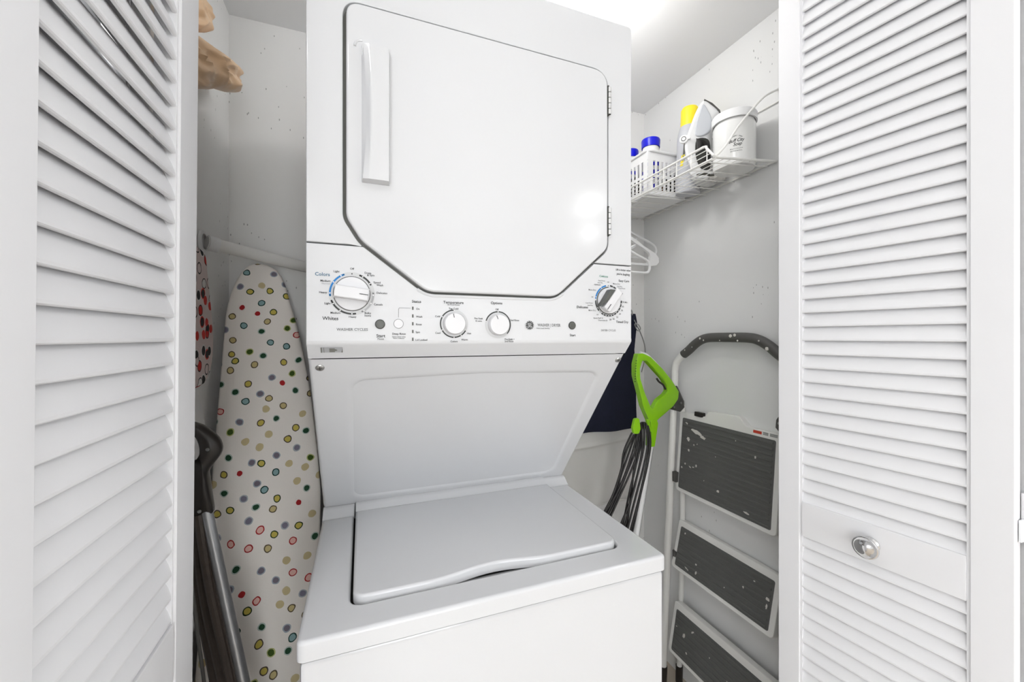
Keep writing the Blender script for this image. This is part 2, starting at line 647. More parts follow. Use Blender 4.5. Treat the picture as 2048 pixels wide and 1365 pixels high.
# local leaf runs along +Y towards the far end with visible face +X; mirror it so the face looks to -X
dr_ = louver_leaf('door_3', 'white louvered folding door leaf with chrome knob, right of the laundry machine', W, W - (0.5707 - tn), 0.0485, 1.2618, 0.9245, 0.853, M['door_paint'])
dv = Vector((math.sin(PHI), math.cos(PHI), 0))
far = Vector((BR, 0, 0)) + dv * tf
# local +Y must point from far to near: rotate by 180 degrees about Z
dr_.matrix_world = Matrix.Translation(far) @ Matrix.Rotation(PI - PHI, 4, 'Z')
near = Vector((BR, 0, 0)) + dv * tn
nrm = Vector((-dv.y, dv.x, 0))      # towards the opening centre (-X)


def dloc(t, z, out=0.0):
    p = Vector((BR, 0, 0)) + dv * t + nrm * out
    return Vector((p.x, p.y, z))


# second right leaf behind it, hinged at the near end
dr2 = louver_leaf('door_4', 'second louvered leaf folded behind the right door leaf', W, 0.045, 0.0485, 1.2618, 0.9245, 0.853, M['door_paint'], False)
a2 = math.radians(12)
n2 = near - nrm * (TH + .005) + dv * -.014
dr2.matrix_world = Matrix.Translation(n2 + Vector((TH * 1.0, 0, 0)) * 1.0) @ Matrix.Rotation(-a2, 4, 'Z')


def hinge(parent, p, name='hinge'):
    org = p
    mb = MB()
    mb.tube([(org.x, org.y, org.z - .036), (org.x, org.y, org.z + .036)], .0042, 10)
    mb.box(org.x - .016, org.x, org.y - .0012, org.y + .0012, org.z - .034, org.z - .002)
    return mb


for zz in (1.0, 1.82, 0.2):
    hp = near - nrm * (TH + .002) - dv * .004
    ho = build('hinge', hinge(None, Vector((hp.x, hp.y, zz))), M['door_paint'], None)
    ho.parent = dr2
    ho.matrix_parent_inverse = dr2.matrix_world.inverted()

# chrome knob on the right leaf mid rail
kp = dloc(0.4545, 0.889, 0)
ax = nrm
knob = MB().lathe([(0.010, 0), (.013, .001), (.013, .004), (.008, .007), (.0075, .015), (.012, .018), (.0185, .0205), (.0200, .0235), (.0192, .0262),
                   (.0165, .0272), (.0140, .0262), (.008, .0290), (0, .0300)], kp, ax, n=48)
ko = build('knob', knob, M['chrome'], None, smooth=50, label='round chrome knob')
ko.parent = dr_
ko.matrix_parent_inverse = dr_.matrix_world.inverted()

# ------------------------------------------------------------------ stacked laundry machine
AX0, AX1 = -0.081, 0.5235
YD = 0.686          # control panel / dryer face plane
wd = base('stacked_washer_dryer', ((AX0 + AX1) / 2, 0.93, 0), 'white stacked top-load washer and dryer unit standing in the closet', 'washer dryer')

# --- washer lower cabinet
build('washer_cabinet', MB().box(AX0 + .004, AX1 - .004, .5885, 1.27, .03, .8385, .006), M['enamel'], wd)
build('foot', MB().lathe([(0, 0), (.02, 0), (.02, .012), (.008, .014), (.008, .03), (0, .03)], (AX0 + .05, .64, 0), n=12), M['blackplastic'], wd)
build('foot', MB().lathe([(0, 0), (.02, 0), (.02, .012), (.008, .014), (.008, .03), (0, .03)], (AX1 - .05, .64, 0), n=12), M['blackplastic'], wd)
build('foot', MB().lathe([(0, 0), (.02, 0), (.02, .012), (.008, .014), (.008, .03), (0, .03)], (AX0 + .05, 1.2, 0), n=12), M['blackplastic'], wd)
build('foot', MB().lathe([(0, 0), (.02, 0), (.02, .012), (.008, .014), (.008, .03), (0, .03)], (AX1 - .05, 1.2, 0), n=12), M['blackplastic'], wd)
build('seam_gasket', MB().box(AX0 + .006, AX1 - .006, .5925, 1.26, .836, .846), M['gap'], wd)

# --- top deck with a notch for the lid, riser at the back
ZD = 0.8695
LX0, LX1 = -0.0165, 0.4620
dk = MB()
front = [(AX0, .5835), (AX1, .5835), (AX1, .958), (LX1 + .0, .958), (LX1 + .0, .6395), (LX0, .6395), (LX0, .958), (AX0, .958)]
fr = fillet(front, [.012, .012, 0, 0, .022, .022, 0, 0], 6)
dk.prism(fr, lambda u, v, t: Vector((u, v, t)), ZD, .8425, bev=.006, seg=3)
# finger scoop: front of the lid centre
RIS = [(.957, .8425), (.957, .8692), (.962, .8702), (.976, .8815), (.984, .8848), (.990, .8850), (.990, .8425)]
for (xa, xb) in ((AX0, LX0), (LX1, AX1)):
    dk.prism(RIS, lambda u, v, t: Vector((t, u, v)), xa, xb)
dk.box(AX0 + .001, AX1 - .001, .99, 1.26, .8425, .884)
build('top_deck', dk, M['enamel'], wd, smooth=40)
build('tub_opening', MB().box(LX0 - .0, LX1 + .0, .642, .989, .8427, .8500), M['gap'], wd)
sc_ = MB()
NX = 24
sc_.grid(NX, 4, lambda a, b: Vector((.118 + a * .205, .6380 + b * .026, ZD - .0040 - b * .0105)))
build('finger_scoop', sc_, M['enamel'], wd)

# --- lid
def lid_front(x):
    t = (x - .10) / (.325 - .10)
    if t < 0 or t > 1:
        return .6425
    s = math.sin(t * PI) ** 2
    return .6425 + .0145 * s


outl = []
outl += [(LX0 + .0035, .958), (LX0 + .0035, .6605)]
for k in range(1, 7):
    a = PI + k / 6 * PI / 2
    outl.append((LX0 + .0235 + .02 * math.cos(a), .6625 + .02 * math.sin(a)))
for k in range(0, 29):
    x = .02 + (.44 - .02) * k / 28
    outl.append((x, lid_front(x)))
for k in range(1, 7):
    a = -PI / 2 + k / 6 * PI / 2
    outl.append((LX1 - .0215 + .02 * math.cos(a), .6625 + .02 * math.sin(a)))
outl += [(LX1 - .0018, .958)]
lid = MB()
lid.prism(outl, lambda u, v, t: Vector((u, v, t)), .8790, .8620, bev=.0045, seg=3)
LR = [(.9565, .866), (.9565, .8788), (.962, .8796), (.972, .8850), (.980, .8885), (.986, .8890), (.986, .866)]
lid.prism(LR, lambda u, v, t: Vector((t, u, v)), LX0 + .0036, LX1 - .002)
build('lid', lid, M['enamel'], wd, smooth=40)

# --- sloped access panel with a pressed rectangle
PY0, PZ0, PY1, PZ1 = .7085, 1.2335, .9885, .8855
bodyp = MB().prism([(PY0 + .004, PZ0), (PY1 + .003, PZ1), (1.27, PZ1), (1.27, PZ0)], lambda u, v, t: Vector((t, u, v)), AX0 + .003, AX1 - .003)
build('rear_column', bodyp, M['enamel'], wd)
sl = Vector((0, PY1 - PY0, PZ1 - PZ0))
sn = Vector((0, PZ1 - PZ0, -(PY1 - PY0))).normalized()   # outward (towards the viewer, downward)


def sstep(a, b, x):
    t = max(0, min(1, (x - a) / (b - a)))
    return t * t * (3 - 2 * t)


def inset(x, t):
    # trapezoid-ish rounded rectangle: signed distance
    tt0 = .085 + .02 * abs(x - .22) / .25
    x0, x1, t0, t1 = -.0225, .487, tt0, .955
    L = sl.length
    cx, cy = (x0 + x1) / 2, (t0 + t1) / 2 * L
    hx, hy = (x1 - x0) / 2, (t1 - t0) / 2 * L
    r = .03
    qx, qy = abs(x - cx) - hx + r, abs(t * L - cy) - hy + r
    d = math.hypot(max(qx, 0), max(qy, 0)) + min(max(qx, qy), 0) - r
    return sstep(0.0, -.016, d)


def pan(a, b):
    x = AX0 + (AX1 - AX0) * a
    # rolled side edges
    e = min(a, 1 - a) * (AX1 - AX0)
    roll = .0
    if e < .006:
        roll = -.006 * (1 - math.sqrt(max(0, 1 - ((.006 - e) / .006) ** 2)))
    p = Vector((x, PY0, PZ0)) + sl * b
    return p + sn * (roll - .0065 * inset(x, b))


us = sorted(set([i / 110 for i in range(111)] + [k * .0015 / .6045 for k in range(1, 5)] + [1 - k * .0015 / .6045 for k in range(1, 5)]))
pm = MB()
VV = [[pm.bm.verts.new(pan(u, j / 90)) for j in range(91)] for u in us]
for i in range(len(us) - 1):
    for j in range(90):
        pm.bm.faces.new((VV[i][j], VV[i][j + 1], VV[i + 1][j + 1], VV[i + 1][j]))
build('access_panel', pm, M['enamel'], wd, smooth=60)
for (sx_, sy_) in ((640, 736), (1236, 720)):
    d = ray(sx_, sy_)
    p0 = Vector((0, PY0, PZ0))
    k = (p0 - Vector((0, 0, H))).dot(sn) / d.dot(sn)
    c = Vector((0, 0, H)) + d * k
    scr = build('screw', MB().lathe([(.0, -.001), (.0068, -.001), (.0068, .0008), (.0054, .0022), (0, .0026)], c, sn, n=20), M['steel'], wd)
    U = Vector((1, 0, 0))
    Vd = sn.cross(U)
    cr = MB()
    cr.obox(c + sn * .0022 - U * .0036 - Vd * .0006, U * .0072, Vd * .0012, sn * .0005)
    cr.obox(c + sn * .0022 - U * .0006 - Vd * .0036, U * .0012, Vd * .0072, sn * .0005)
    build('cross_slot', cr, M['gap'], scr)

# --- dryer door outline (front view, x-z)
DO = [(-.0235, 1.7885), (0.0, 1.8025), (.4290, 1.8025), (.4610, 1.765), (.4625, 1.4640), (.4570, 1.4370), (.3620, 1.3510), (.3300, 1.3462),
      (.1150, 1.3460), (.0930, 1.3520), (.0130, 1.4130), (-.0190, 1.4580), (-.0235, 1.475)]
DOP = [(-.0235, 1.8025), (.4622, 1.8025), (.4622, 1.4480), (.3470, 1.3465), (.1030, 1.3465), (-.0010, 1.4240), (-.0235, 1.4600)]
DRAD = [.022, .034, .030, .045, .045, .05, .03]
door_o = fillet(DOP, DRAD, 8)


def offset_poly(pts, d):
    n = len(pts)
    out = []
    area2 = sum(pts[i][0] * pts[(i + 1) % n][1] - pts[(i + 1) % n][0] * pts[i][1] for i in range(n))
    sg = 1 if area2 < 0 else -1
    for i in range(n):
        a, p, b = Vector(pts[i - 1]), Vector(pts[i]), Vector(pts[(i + 1) % n])
        t = (b - a)
        if t.length < 1e-7:
            out.append((p.x, p.y))
            continue
        t.normalize()
        nn = Vector((-t.y, t.x)) * sg
        out.append((p.x + nn.x * d, p.y + nn.y * d))
    return out


hole = offset_poly(door_o, .0048)
# split hole outline at the cabinet/panel seam
ZS = 1.4163


def cut(poly, z, above):
    out = []
    n = len(poly)
    for i in range(n):
        a, b = poly[i], poly[(i + 1) % n]
        ia, ib = (a[1] > z) == above, (b[1] > z) == above
        if ia:
            out.append(a)
        if ia != ib:
            t = (z - a[1]) / (b[1] - a[1])
            out.append((a[0] + (b[0] - a[0]) * t, z))
    return out


up = cut(hole, ZS, True)
lo = cut(hole, ZS, False)


def open_chain(poly, z):
    """rotate so the chain starts and ends at the two seam points"""
    idx = [i for i, p in enumerate(poly) if abs(p[1] - z) < 1e-9]
    i0, i1 = idx
    n = len(poly)
    # the chain must run between seam points through the others
    if (i1 - i0) == 1:
        return [poly[(i1 + k) % n] for k in range(n)]
    return [poly[(i0 + k) % n] for k in range(n)]


upc = open_chain(up, ZS)
loc_ = open_chain(lo, ZS)
ZT = 1.9121
# cabinet front: inverted U
if upc[0][0] > upc[-1][0]:
    upc = upc[::-1]
if loc_[0][0] > loc_[-1][0]:
    loc_ = loc_[::-1]
cab = [(AX0, ZS + .0012), (AX0, ZT), (AX1, ZT), (AX1, ZS + .0012)] + [(p[0], max(p[1], ZS + .0012)) for p in upc[::-1]]
cab_r = [0, .010, .010, 0] + [0] * len(upc)
cab = fillet(cab, cab_r, 5)
cb = MB()
cb.prism(cab, lambda u, v, t: Vector((u, t, v)), YD, YD + .024, bev=.0025, seg=2)
cb.box(AX0, AX1, YD + .0235, 1.27, ZS + .0012, ZT, .004)
cb.box(AX0 + .002, AX1 - .002, YD + .028, 1.27, 1.236, ZS + .002)
build('dryer_cabinet', cb, M['enamel'], wd, smooth=40)
build('door_gasket', MB().prism(offset_poly(door_o, .008), lambda u, v, t: Vector((u, t, v)), YD + .012, YD + .0275), M['gasket'], wd)

# control panel: U shape around the door foot, folded lower lip
cp = MB()
ZF = 1.2620
pan2 = [(AX1, ZS - .0006), (AX1, ZF), (AX0, ZF), (AX0, ZS - .0006)] + [(p[0], min(p[1], ZS - .0006)) for p in loc_]
cp.prism(pan2, lambda u, v, t: Vector((u, t, v)), YD, YD + .024, bev=.0022, seg=2)
LIP = [(YD + .0008, ZF + .004), (YD + .0006, ZF - .001), (YD + .0035, ZF - .0055), (YD + .0195, 1.2385), (YD + .022, 1.2352), (YD + .030, 1.2350), (YD + .030, ZF + .004)]
cp.prism(LIP, lambda u, v, t: Vector((t, u, v)), AX0, AX1, bev=.002)
# raised welt that follows the foot of the door
w_in = offset_poly(door_o, .0062)
welt = [p for p in w_in if p[1] < ZS - .004]
i0 = max(range(len(welt)), key=lambda i: abs(welt[i][0] - welt[i - 1][0]) + abs(welt[i][1] - welt[i - 1][1]))
welt = welt[i0:] + welt[:i0]
cp.tube([Vector((p[0], YD + .0008, p[1])) for p in spline([Vector((a, b, 0)) for a, b in welt], 2)] if False else [Vector((p[0], YD + .0012, p[1])) for p in welt], .0028, 8)
cpo = build('control_panel', cp, M['panel_plastic'], wd, smooth=40)

# dryer door
dd = MB()
dd.prism(door_o, lambda u, v, t: Vector((u, t, v)), YD - .0065, YD + .016, bev=.004, seg=3)
ddo = build('dryer_door', dd, M['enamel'], wd, smooth=40)
# moulded handle: wedge that stands out, hollowed on its left side
hd = MB()
hz0, hz1 = 1.5165, 1.7345


def handle_pt(a, b):
    # a across (0 left .. 1 right), b up
    z = hz0 + (hz1 - hz0) * b
    bow = math.sin(b * PI)
    xl = -.0005 + .008 * bow * 0
    xr = .0425
    x = xl + (xr - xl) * a
    prof = [0.0, .010 - .004 * bow, .012, .0122, .0112, .0]
    keys = [0.0, .02 + .17 * bow * .9, .26 + .06 * bow, .7, .96, 1.0]
    for i in range(len(keys) - 1):
        if keys[i] <= a <= keys[i + 1]:
            t = (a - keys[i]) / max(keys[i + 1] - keys[i], 1e-6)
            o = prof[i] + (prof[i + 1] - prof[i]) * t
            break
    endf = min(1, b / .012, (1 - b) / .012)
    return Vector((x, YD - .0068 - o * endf * 1.15, z))


NB = 60
avals = [0, .004, .02, .04, .06, .08, .10, .12, .14, .16, .18, .20, .23, .26, .3, .35, .4, .5, .6, .7, .8, .9, .95, .97, .99, 1.0]
bvals = [0, .004, .008, .012] + [.012 + .976 * i / NB for i in range(1, NB)] + [.988, .992, .996, 1.0]
HV = [[hd.bm.verts.new(handle_pt(a, b)) for b in bvals] for a in avals]
for i in range(len(avals) - 1):
    for j in range(len(bvals) - 1):
        hd.bm.faces.new((HV[i][j], HV[i][j + 1], HV[i + 1][j + 1], HV[i + 1][j]))
bmesh.ops.recalc_face_normals(hd.bm, faces=hd.bm.faces)
build('door_handle', hd, M['enamel'], ddo, smooth=30)
# soft dish around the handle
dish = MB()
dish.tube([Vector((x, YD - .0063, z)) for x, z in fillet([(-.0105, hz0 - .006), (-.0105, hz1 + .009), (.012, hz1 + .009)], [0, .012, 0], 6)[1:-1]], .0022, 8)
build('handle_surround', dish, M['enamel'], ddo)
for (za, zb_) in ((1.7165, 1.772), (1.4745, 1.530)):
    hm = MB()
    n = 5
    for k in range(n):
        a, b = za + (zb_ - za) * k / n, za + (zb_ - za) * (k + 1) / n
        hm.tube([(.4655, YD - .0060, a + .0007), (.4655, YD - .0060, b - .0007)], .0036, 12)
    ho_ = build('hinge', hm, M['hinge'], wd)
    build('hinge_pin', MB().tube([(.4655, YD - .0060, za + .0003), (.4655, YD - .0060, zb_ - .0003)], .0026, 10), M['gap'], ho_)
    build('hinge_leaf', MB().box(.4605, .4640, YD - .0075, YD - .0010, za - .002, zb_ + .002), M['gap'], ho_)

# --- dials, buttons, lettering on the panel
ZP = YD - .0004


def P2(u, v):
    return Vector((u, ZP, v))


def P3(off):
    return lambda u, v: Vector((u, ZP - off, v))


def lathe_front(mb, c, prof, n=40):
    return mb.lathe([(r, h) for r, h in prof], Vector((c[0], YD, c[1])), (0, -1, 0), n=n)


WD = (-.0150, 1.3388)
DD = (.4673, 1.3429)
TD = (.1502, 1.2927)
OD = (.2312, 1.2918)


def knob_bar(c, r, ang, bw, h0, h1, name, mat):
    mb = MB()
    lathe_front(mb, c, [(0, 0), (r, 0), (r, h0 * .7), (r * .96, h0), (0, h0)])
    a = math.radians(ang)
    u = Vector((math.sin(a), 0, math.cos(a)))
    v = Vector((math.cos(a), 0, -math.sin(a)))
    o = Vector((c[0], YD - h0 * .9, c[1]))
    mb.obox(o - u * r * .93 - v * bw, u * r * 1.88, v * bw * 2, Vector((0, -(h1 - h0), 0)), bev=.0022, seg=3)
    k = build(name, mb, mat, cpo, smooth=40)
    tk = MB()
    tk.obox(Vector((c[0], YD - h1 - h0 * .0 + .0006, c[1])) + u * r * .42 - v * .0005, u * r * .5, v * .001, Vector((0, -.0012, 0)))
    build('pointer_line', tk, M['black'], cpo)
    return k


def flat(mb_fn, name, mat, label=None):
    mb = MB()
    mb_fn(mb)
    return build(name, mb, mat, cpo, smooth=0, label=label, kind='stuff' if name in ('dial_marks', 'emblem_script') else None)


def arc(mb, c, r0, r1, a0, a1, off=.0002):
    f = P3(off)
    mb.ring(c, r0, r1, a0, a1, f)
    rm, rr = (r0 + r1) / 2, (r1 - r0) / 2
    for a in (a0, a1):
        t = math.radians(a)
        mb.disc((c[0] + rm * math.sin(t), c[1] + rm * math.cos(t)), rr, f, 12)


def marks(mb, c, r, angs, rad, off=.0004):
    for a in angs:
        t = math.radians(a)
        mb.disc((c[0] + r * math.sin(t), c[1] + r * math.cos(t)), rad, P3(off), 10)


# washer dial
flat(lambda m: m.ring(WD, .0275, .0345, 0, 360, P2, 64), 'dial_ring', M['ringgrey'])
flat(lambda m: arc(m, WD, .0308, .0335, -97, -22), 'dial_arc', M['blueprint'], 'blue printed arc')
flat(lambda m: arc(m, WD, .0308, .0335, 22, 61), 'dial_arc', M['black'], 'dark grey printed arc')
flat(lambda m: arc(m, WD, .0308, .0335, 171, 248), 'dial_arc', M['black'], 'dark grey printed arc')
flat(lambda m: arc(m, WD, .0308, .0335, 86, 152), 'dial_arc', M['lightprint'], 'light grey printed arc')
flat(lambda m: marks(m, WD, .03215, (-90, -57, -30, 30, 57, 92, 117, 146, 180, 213, 239), .0010), 'dial_marks', M['whiteprint'])
flat(lambda m: marks(m, WD, .0318, (0,), .0010), 'dial_marks', M['black'])
knob_bar(WD, .0268, 97, .0095, .003, .019, 'cycle_dial', M['knobplastic'])
flat(lambda m: m.ring(WD, .0269, .0278, 0, 360, P3(.0005), 64), 'dial_rim', M['gap'])
# dryer dial
def f(m):
    for a in range(-92, -2, 1):
        pass
    m.ring(DD, .0292, .0320, -84, -12, P3(.0002))
flat(f, 'dial_arc', M['blueprint'], 'blue printed arc')
for (a, b) in ((6, 34), (88, 214), (228, 268)):
    flat(lambda m: m.ring(DD, .0292, .0320, a, b, P3(.0002)), 'dial_arc', M['black'], 'dark grey printed arc')
flat(lambda m: marks(m, DD, .0306, (-77, -35, 20, 100, 115, 130, 143, 156, 168, 180, 192, 204, 240), .0009), 'dial_marks', M['whiteprint'])
flat(lambda m: marks(m, DD, .0306, (-2, -90, 221), .0009), 'dial_marks', M['black'])
flat(lambda m: m.ring(DD, .0262, .0282, 140, 360, P3(.0003), 40), 'dial_rim', M['button'])
knob_bar(DD, .0262, 218, .0085, .005, .019, 'cycle_dial', M['knobplastic'])
shade_pts = [onY(px, py, YD - .0195) for px, py in [(1222, 579), (1231, 580), (1217, 601), (1202, 613)]]  # dark piece paints in the shaded side of the grip bar
build('dial_grip_shade', MB().prism([(p.x, p.z) for p in shade_pts], lambda u, v, t: Vector((u, t, v)), YD - .0197, YD - .004), M['button'], cpo, smooth=0, label='shade painted dark grey on the side of the dial grip')
# temperature and options dials
for c, arcs, mk, tick in ((TD, ((-180 - 0, 0), (118, 180)), (0, -60, -118, 180, 148, 118), 12), (OD, ((-75, 135),), (0, -75, 135), 22)):
    flat(lambda m: m.ring(c, .0208, .0248, 0, 360, P2, 56), 'dial_ring', M['ringgrey'])
    for a, b in arcs:
        flat(lambda m: arc(m, c, .0226, .0247, a, b), 'dial_arc', M['black'], 'dark grey printed arc')
    flat(lambda m: marks(m, c, .02365, mk, .0009), 'dial_marks', M['whiteprint'])
    mb = MB()
    lathe_front(mb, c, [(0, 0), (.0196, 0), (.0192, .006), (.0184, .0105), (.0172, .0118), (0, .0122)])
    build('selector_knob', mb, M['knobplastic'], cpo, smooth=40)
    tk = MB()
    a = math.radians(-tick + 4)
    u = Vector((math.sin(-a), 0, math.cos(a)))
    u = Vector((-math.sin(math.radians(tick)), 0, math.cos(math.radians(tick))))
    v = Vector((u.z, 0, -u.x))
    tk.obox(Vector((c[0], YD - .0112, c[1])) + u * .0105 - v * .0004, u * .0068, v * .0009, Vector((0, -.0016, 0)))
    build('pointer_line', tk, M['black'], cpo)
# buttons
for (bx, bz) in ((.0276, 1.2905), (.3835, 1.2920)):
    mb = MB()
    lathe_front(mb, (bx, bz), [(0, .0005), (.0070, .0005), (.0070, .0026), (.0060, .0032), (0, .0028)])
    b = build('start_button', mb, M['button'], cpo, label='grey start button')
    flat(lambda m: m.ring((bx, bz), .0070, .0079, 0, 360, P3(.0004), 32), 'button_rim', M['black'])
mb = MB()
lathe_front(mb, (.0568, 1.2916), [(0, .0004), (.0074, .0004), (.0072, .0014), (0, .0018)])
build('deep_rinse_button', mb, M['knobplastic'], cpo)
flat(lambda m: m.ring((.0568, 1.2916), .0074, .0079, 0, 360, P3(.0003), 32), 'button_rim', M['greyprint'])
for k in range(5):
    z = 1.3180 - k * .01305
    flat(lambda m: m.poly([(.0786, z - .0027), (.0812, z - .0027), (.0812, z + .0027), (.0786, z + .0027)], P3(.0003)), 'status_light', M['button'])
def f(m):
    m.poly([(.0565, 1.3020), (.0570, 1.3020), (.0570, 1.3160), (.0565, 1.3160)], P3(.0003))
    m.poly([(.0580, 1.3178), (.0765, 1.3178), (.0765, 1.3183), (.0580, 1.3183)], P3(.0003))
    m.poly([(.0565, 1.3158), (.0570, 1.3158), (.0581, 1.3178), (.0579, 1.3184)], P3(.0003))
flat(f, 'guide_line', M['greyprint'])
# emblem: dark disc, bright rim and curled script strokes
LG = (.2934, 1.2915)
flat(lambda m: m.disc(LG, .0082, P3(.0006), 32), 'emblem_disc', M['black'])
def f(m):
    m.ring(LG, .0082, .0090, 0, 360, P3(.0008), 40)
    for a in range(12):
        m.ring(LG, .0068, .0076, a * 30, a * 30 + 17, P3(.0009), 4)
    def stroke(pts, wdt=.00042):
        S = spline([Vector((LG[0] + x * .001, LG[1] + y * .001, 0)) for x, y in pts], 6)
        for i in range(len(S) - 1):
            a, b = S[i], S[i + 1]
            d = (b - a)
            if d.length < 1e-7:
                continue
            d.normalize()
            nn = Vector((-d.y, d.x, 0)) * wdt
            m.poly([((a + nn).x, (a + nn).y), ((b + nn).x, (b + nn).y), ((b - nn).x, (b - nn).y), ((a - nn).x, (a - nn).y)], P3(.0010))
    stroke([(-.6, 4.4), (-1.8, 3.0), (-.9, 1.6), (-2.6, .8), (-4.2, 1.6), (-3.4, 3.2), (-2.0, 3.9)])
    stroke([(-.8, .9), (-.6, -1.2), (-1.6, -3.6), (-3.4, -4.2), (-4.3, -2.9), (-3.2, -1.4), (-1.4, -1.3)])
    stroke([(3.4, 3.4), (2.6, 4.4), (1.2, 3.8), (1.2, 2.2), (2.8, 1.5), (4.0, 2.0)])
    stroke([(3.2, .9), (1.6, 1.2), (.9, -.6), (.7, -2.6), (1.8, -4.2), (3.6, -3.9), (4.2, -2.4), (3.0, -1.3), (1.9, -2.2)])
flat(f, 'emblem_script', M['ringgrey'])
# jack below the panel
jp = onY(663, 700, .697)
ln = Vector((0, -.018, -.016)).normalized()
ld = Vector((0, .016, -.018)).normalized()
jo = Vector((jp.x, .6957, 1.2495)) + ln * .0003
def LJ(u, v):
    return jo + Vector((u, 0, 0)) - ld * v + ln * .0009
m = MB()
m.poly([(-.0155, -.0052), (.0165, -.0052), (.0165, .0058), (-.0155, .0058)], LJ)
build('jack_plate', m, M['lightprint'], cpo, smooth=0)
def LJ2(u, v):
    return LJ(u, v) + ln * .0004
m = MB()
m.poly([(-.0155, -.0052), (-.0135, -.0052), (-.0135, .0058), (-.0155, .0058)], LJ2)
m.poly([(-.0112, -.0050), (-.0104, -.0050), (-.0104, .0058), (-.0112, .0058)], LJ2)
m.poly([(-.0030, -.0042), (.0050, -.0042), (.0050, -.0022), (.0072, -.0014), (.0092, .0), (.0072, .0018), (.0050, .0026), (.0050, .0040), (-.0030, .0040)], LJ2)
m.poly([(.0145, -.0050), (.0165, -.0050), (.0165, .0050)], LJ2)
build('jack_socket', m, M['gasket'], cpo, smooth=0)

# text
def text_bm(items, fn):
    """items: (string, u, v, height, align, [rot, shear]) flat letters mapped through fn(u, v)"""
    bm = bmesh.new()
    for it in items:
        s, u, v, h, al = it[:5]
        rot = it[5] if len(it) > 5 else 0.0
        sh = it[6] if len(it) > 6 else 0.0
        wx = it[7] if len(it) > 7 else 1.0
        cu = bpy.data.curves.new('t', 'FONT')
        cu.body = s
        cu.size = 1.0
        cu.resolution_u = 2
        cu.align_x = al
        cu.shear = sh
        cu.offset = 0.012
        cu.space_line = 0.9
        o = bpy.data.objects.new('t', cu)
        COL.objects.link(o)
        bpy.context.view_layer.update()
        me = bpy.data.meshes.new_from_object(o)
        bpy.data.objects.remove(o)
        bpy.data.curves.remove(cu)
        cr, sr = math.cos(rot), math.sin(rot)
        for vt in me.vertices:
            x, y = vt.co.x * h * wx, vt.co.y * h
            vt.co = fn(u + x * cr - y * sr, v + x * sr + y * cr)
        bm.from_mesh(me)
        bpy.data.meshes.remove(me)
    return bm


def panel_text(name, items, mat, label=None):
    items = [i[:3] + (i[3] * (.70 if name in ('thin_lettering', 'sticker_lettering') else .78),) + tuple(i[4:]) for i in items]
    return build(name, text_bm(items, P3(.0003)), mat, cpo, smooth=0, label=label, kind='stuff' if len(items) > 2 else None)


def tpx(s, px, py, h, al='CENTER', *r):
    """place text whose baseline anchor sits on the panel plane point seen at that spot of the panel"""
    p = onY(px, py, YD)
    return (s, p.x, p.z, h, al, *r)


S1 = .0058
panel_text('washer_lettering', [
    tpx('Off', 704, 540, S1), tpx('Light', 673, 545, S1), tpx('Medium', 651, 564, S1), tpx('Heavy', 646, 587, S1),
    tpx('Light', 655, 609, S1), tpx('Medium', 671, 628, S1), tpx('Heavy', 705, 636, S1),
    tpx('Drain', 729, 548, S1, 'LEFT'), tpx('& Spin', 734, 552.5, S1, 'LEFT'),
    tpx('Speed', 747, 567, S1, 'LEFT'), tpx('Wash', 753, 572.5, S1, 'LEFT'),
    tpx('Delicates', 753, 588, S1, 'LEFT'), tpx('Casuals', 747.5, 611, S1, 'LEFT'),
    tpx('Bulky', 729, 628.5, S1, 'LEFT'), tpx('Items', 729, 633.5, S1, 'LEFT')], M['black'])
panel_text('colors_heading', [tpx('Colors', 645, 552, .0098)], M['bluetext'], 'blue heading Colors')
panel_text('normal_lettering', [tpx('Normal', 652, 569, .0050)], M['lightprint'])
for it in [tpx('Whites', 661, 640.5, .0100), tpx('Start', 761.5, 675, .0092), tpx('Status', 833, 606, .0082),
           tpx('Temperature', 907, 608, .0086), tpx('Options', 993, 609, .0086), tpx('Start', 1145, 673, .0085),
           tpx('Easy Care', 1247.5, 564.5, .0082), tpx('Delicates', 1164.5, 617, .0088), tpx('Timed Dry', 1244, 646.5, .0086)]:
    panel_text('printed_heading', [it], M['black'])
panel_text('thin_lettering', [tpx('WASHER CYCLES', 705, 662, .0086), tpx('DRYER CYCLES', 1216.5, 663, .0074, 'CENTER'), tpx('Pause', 761.5, 680, .0062),
                              tpx('WASHER | DRYER', 1098, 653.5, .0110, 'CENTER', 0, 0, .80), tpx('Auto Load Sensing', 1072.5, 658, .0052, 'LEFT'),
                              tpx('All Cold Rinses', 907, 611.5, .0050), tpx('Select when using\nFabric Softener', 797.5, 675, .0043)], M['greyprint'])
panel_text('option_lettering', [
    tpx('Deep Rinse', 798, 670, .0060), tpx('On', 832, 620, S1, 'LEFT'), tpx('Wash', 832, 635.5, S1, 'LEFT'), tpx('Rinse', 831.5, 651, S1, 'LEFT'),
    tpx('Spin', 831, 666.5, S1, 'LEFT'), tpx('Lid Locked', 830.5, 682, S1, 'LEFT'),
    tpx('Tap Cold', 907, 619.5, .0058), tpx('Cold', 875, 635, S1), tpx('Cool', 875.5, 668, S1), tpx('Colors', 908, 685, S1), tpx('Warm', 929, 681.5, S1), tpx('Hot', 934, 669, S1, 'LEFT'),
    tpx('Off', 993.5, 621, S1), tpx('Pre Soak', 957, 639, .0056), tpx('15 mins.', 957.5, 644, .0050), tpx('2nd Rinse', 1020, 642.5, .0058, 'LEFT'),
    tpx('Pre-Soak +\n2nd Rinse', 1009, 680.5, .0056, 'LEFT')], M['black'])
S2 = .0044
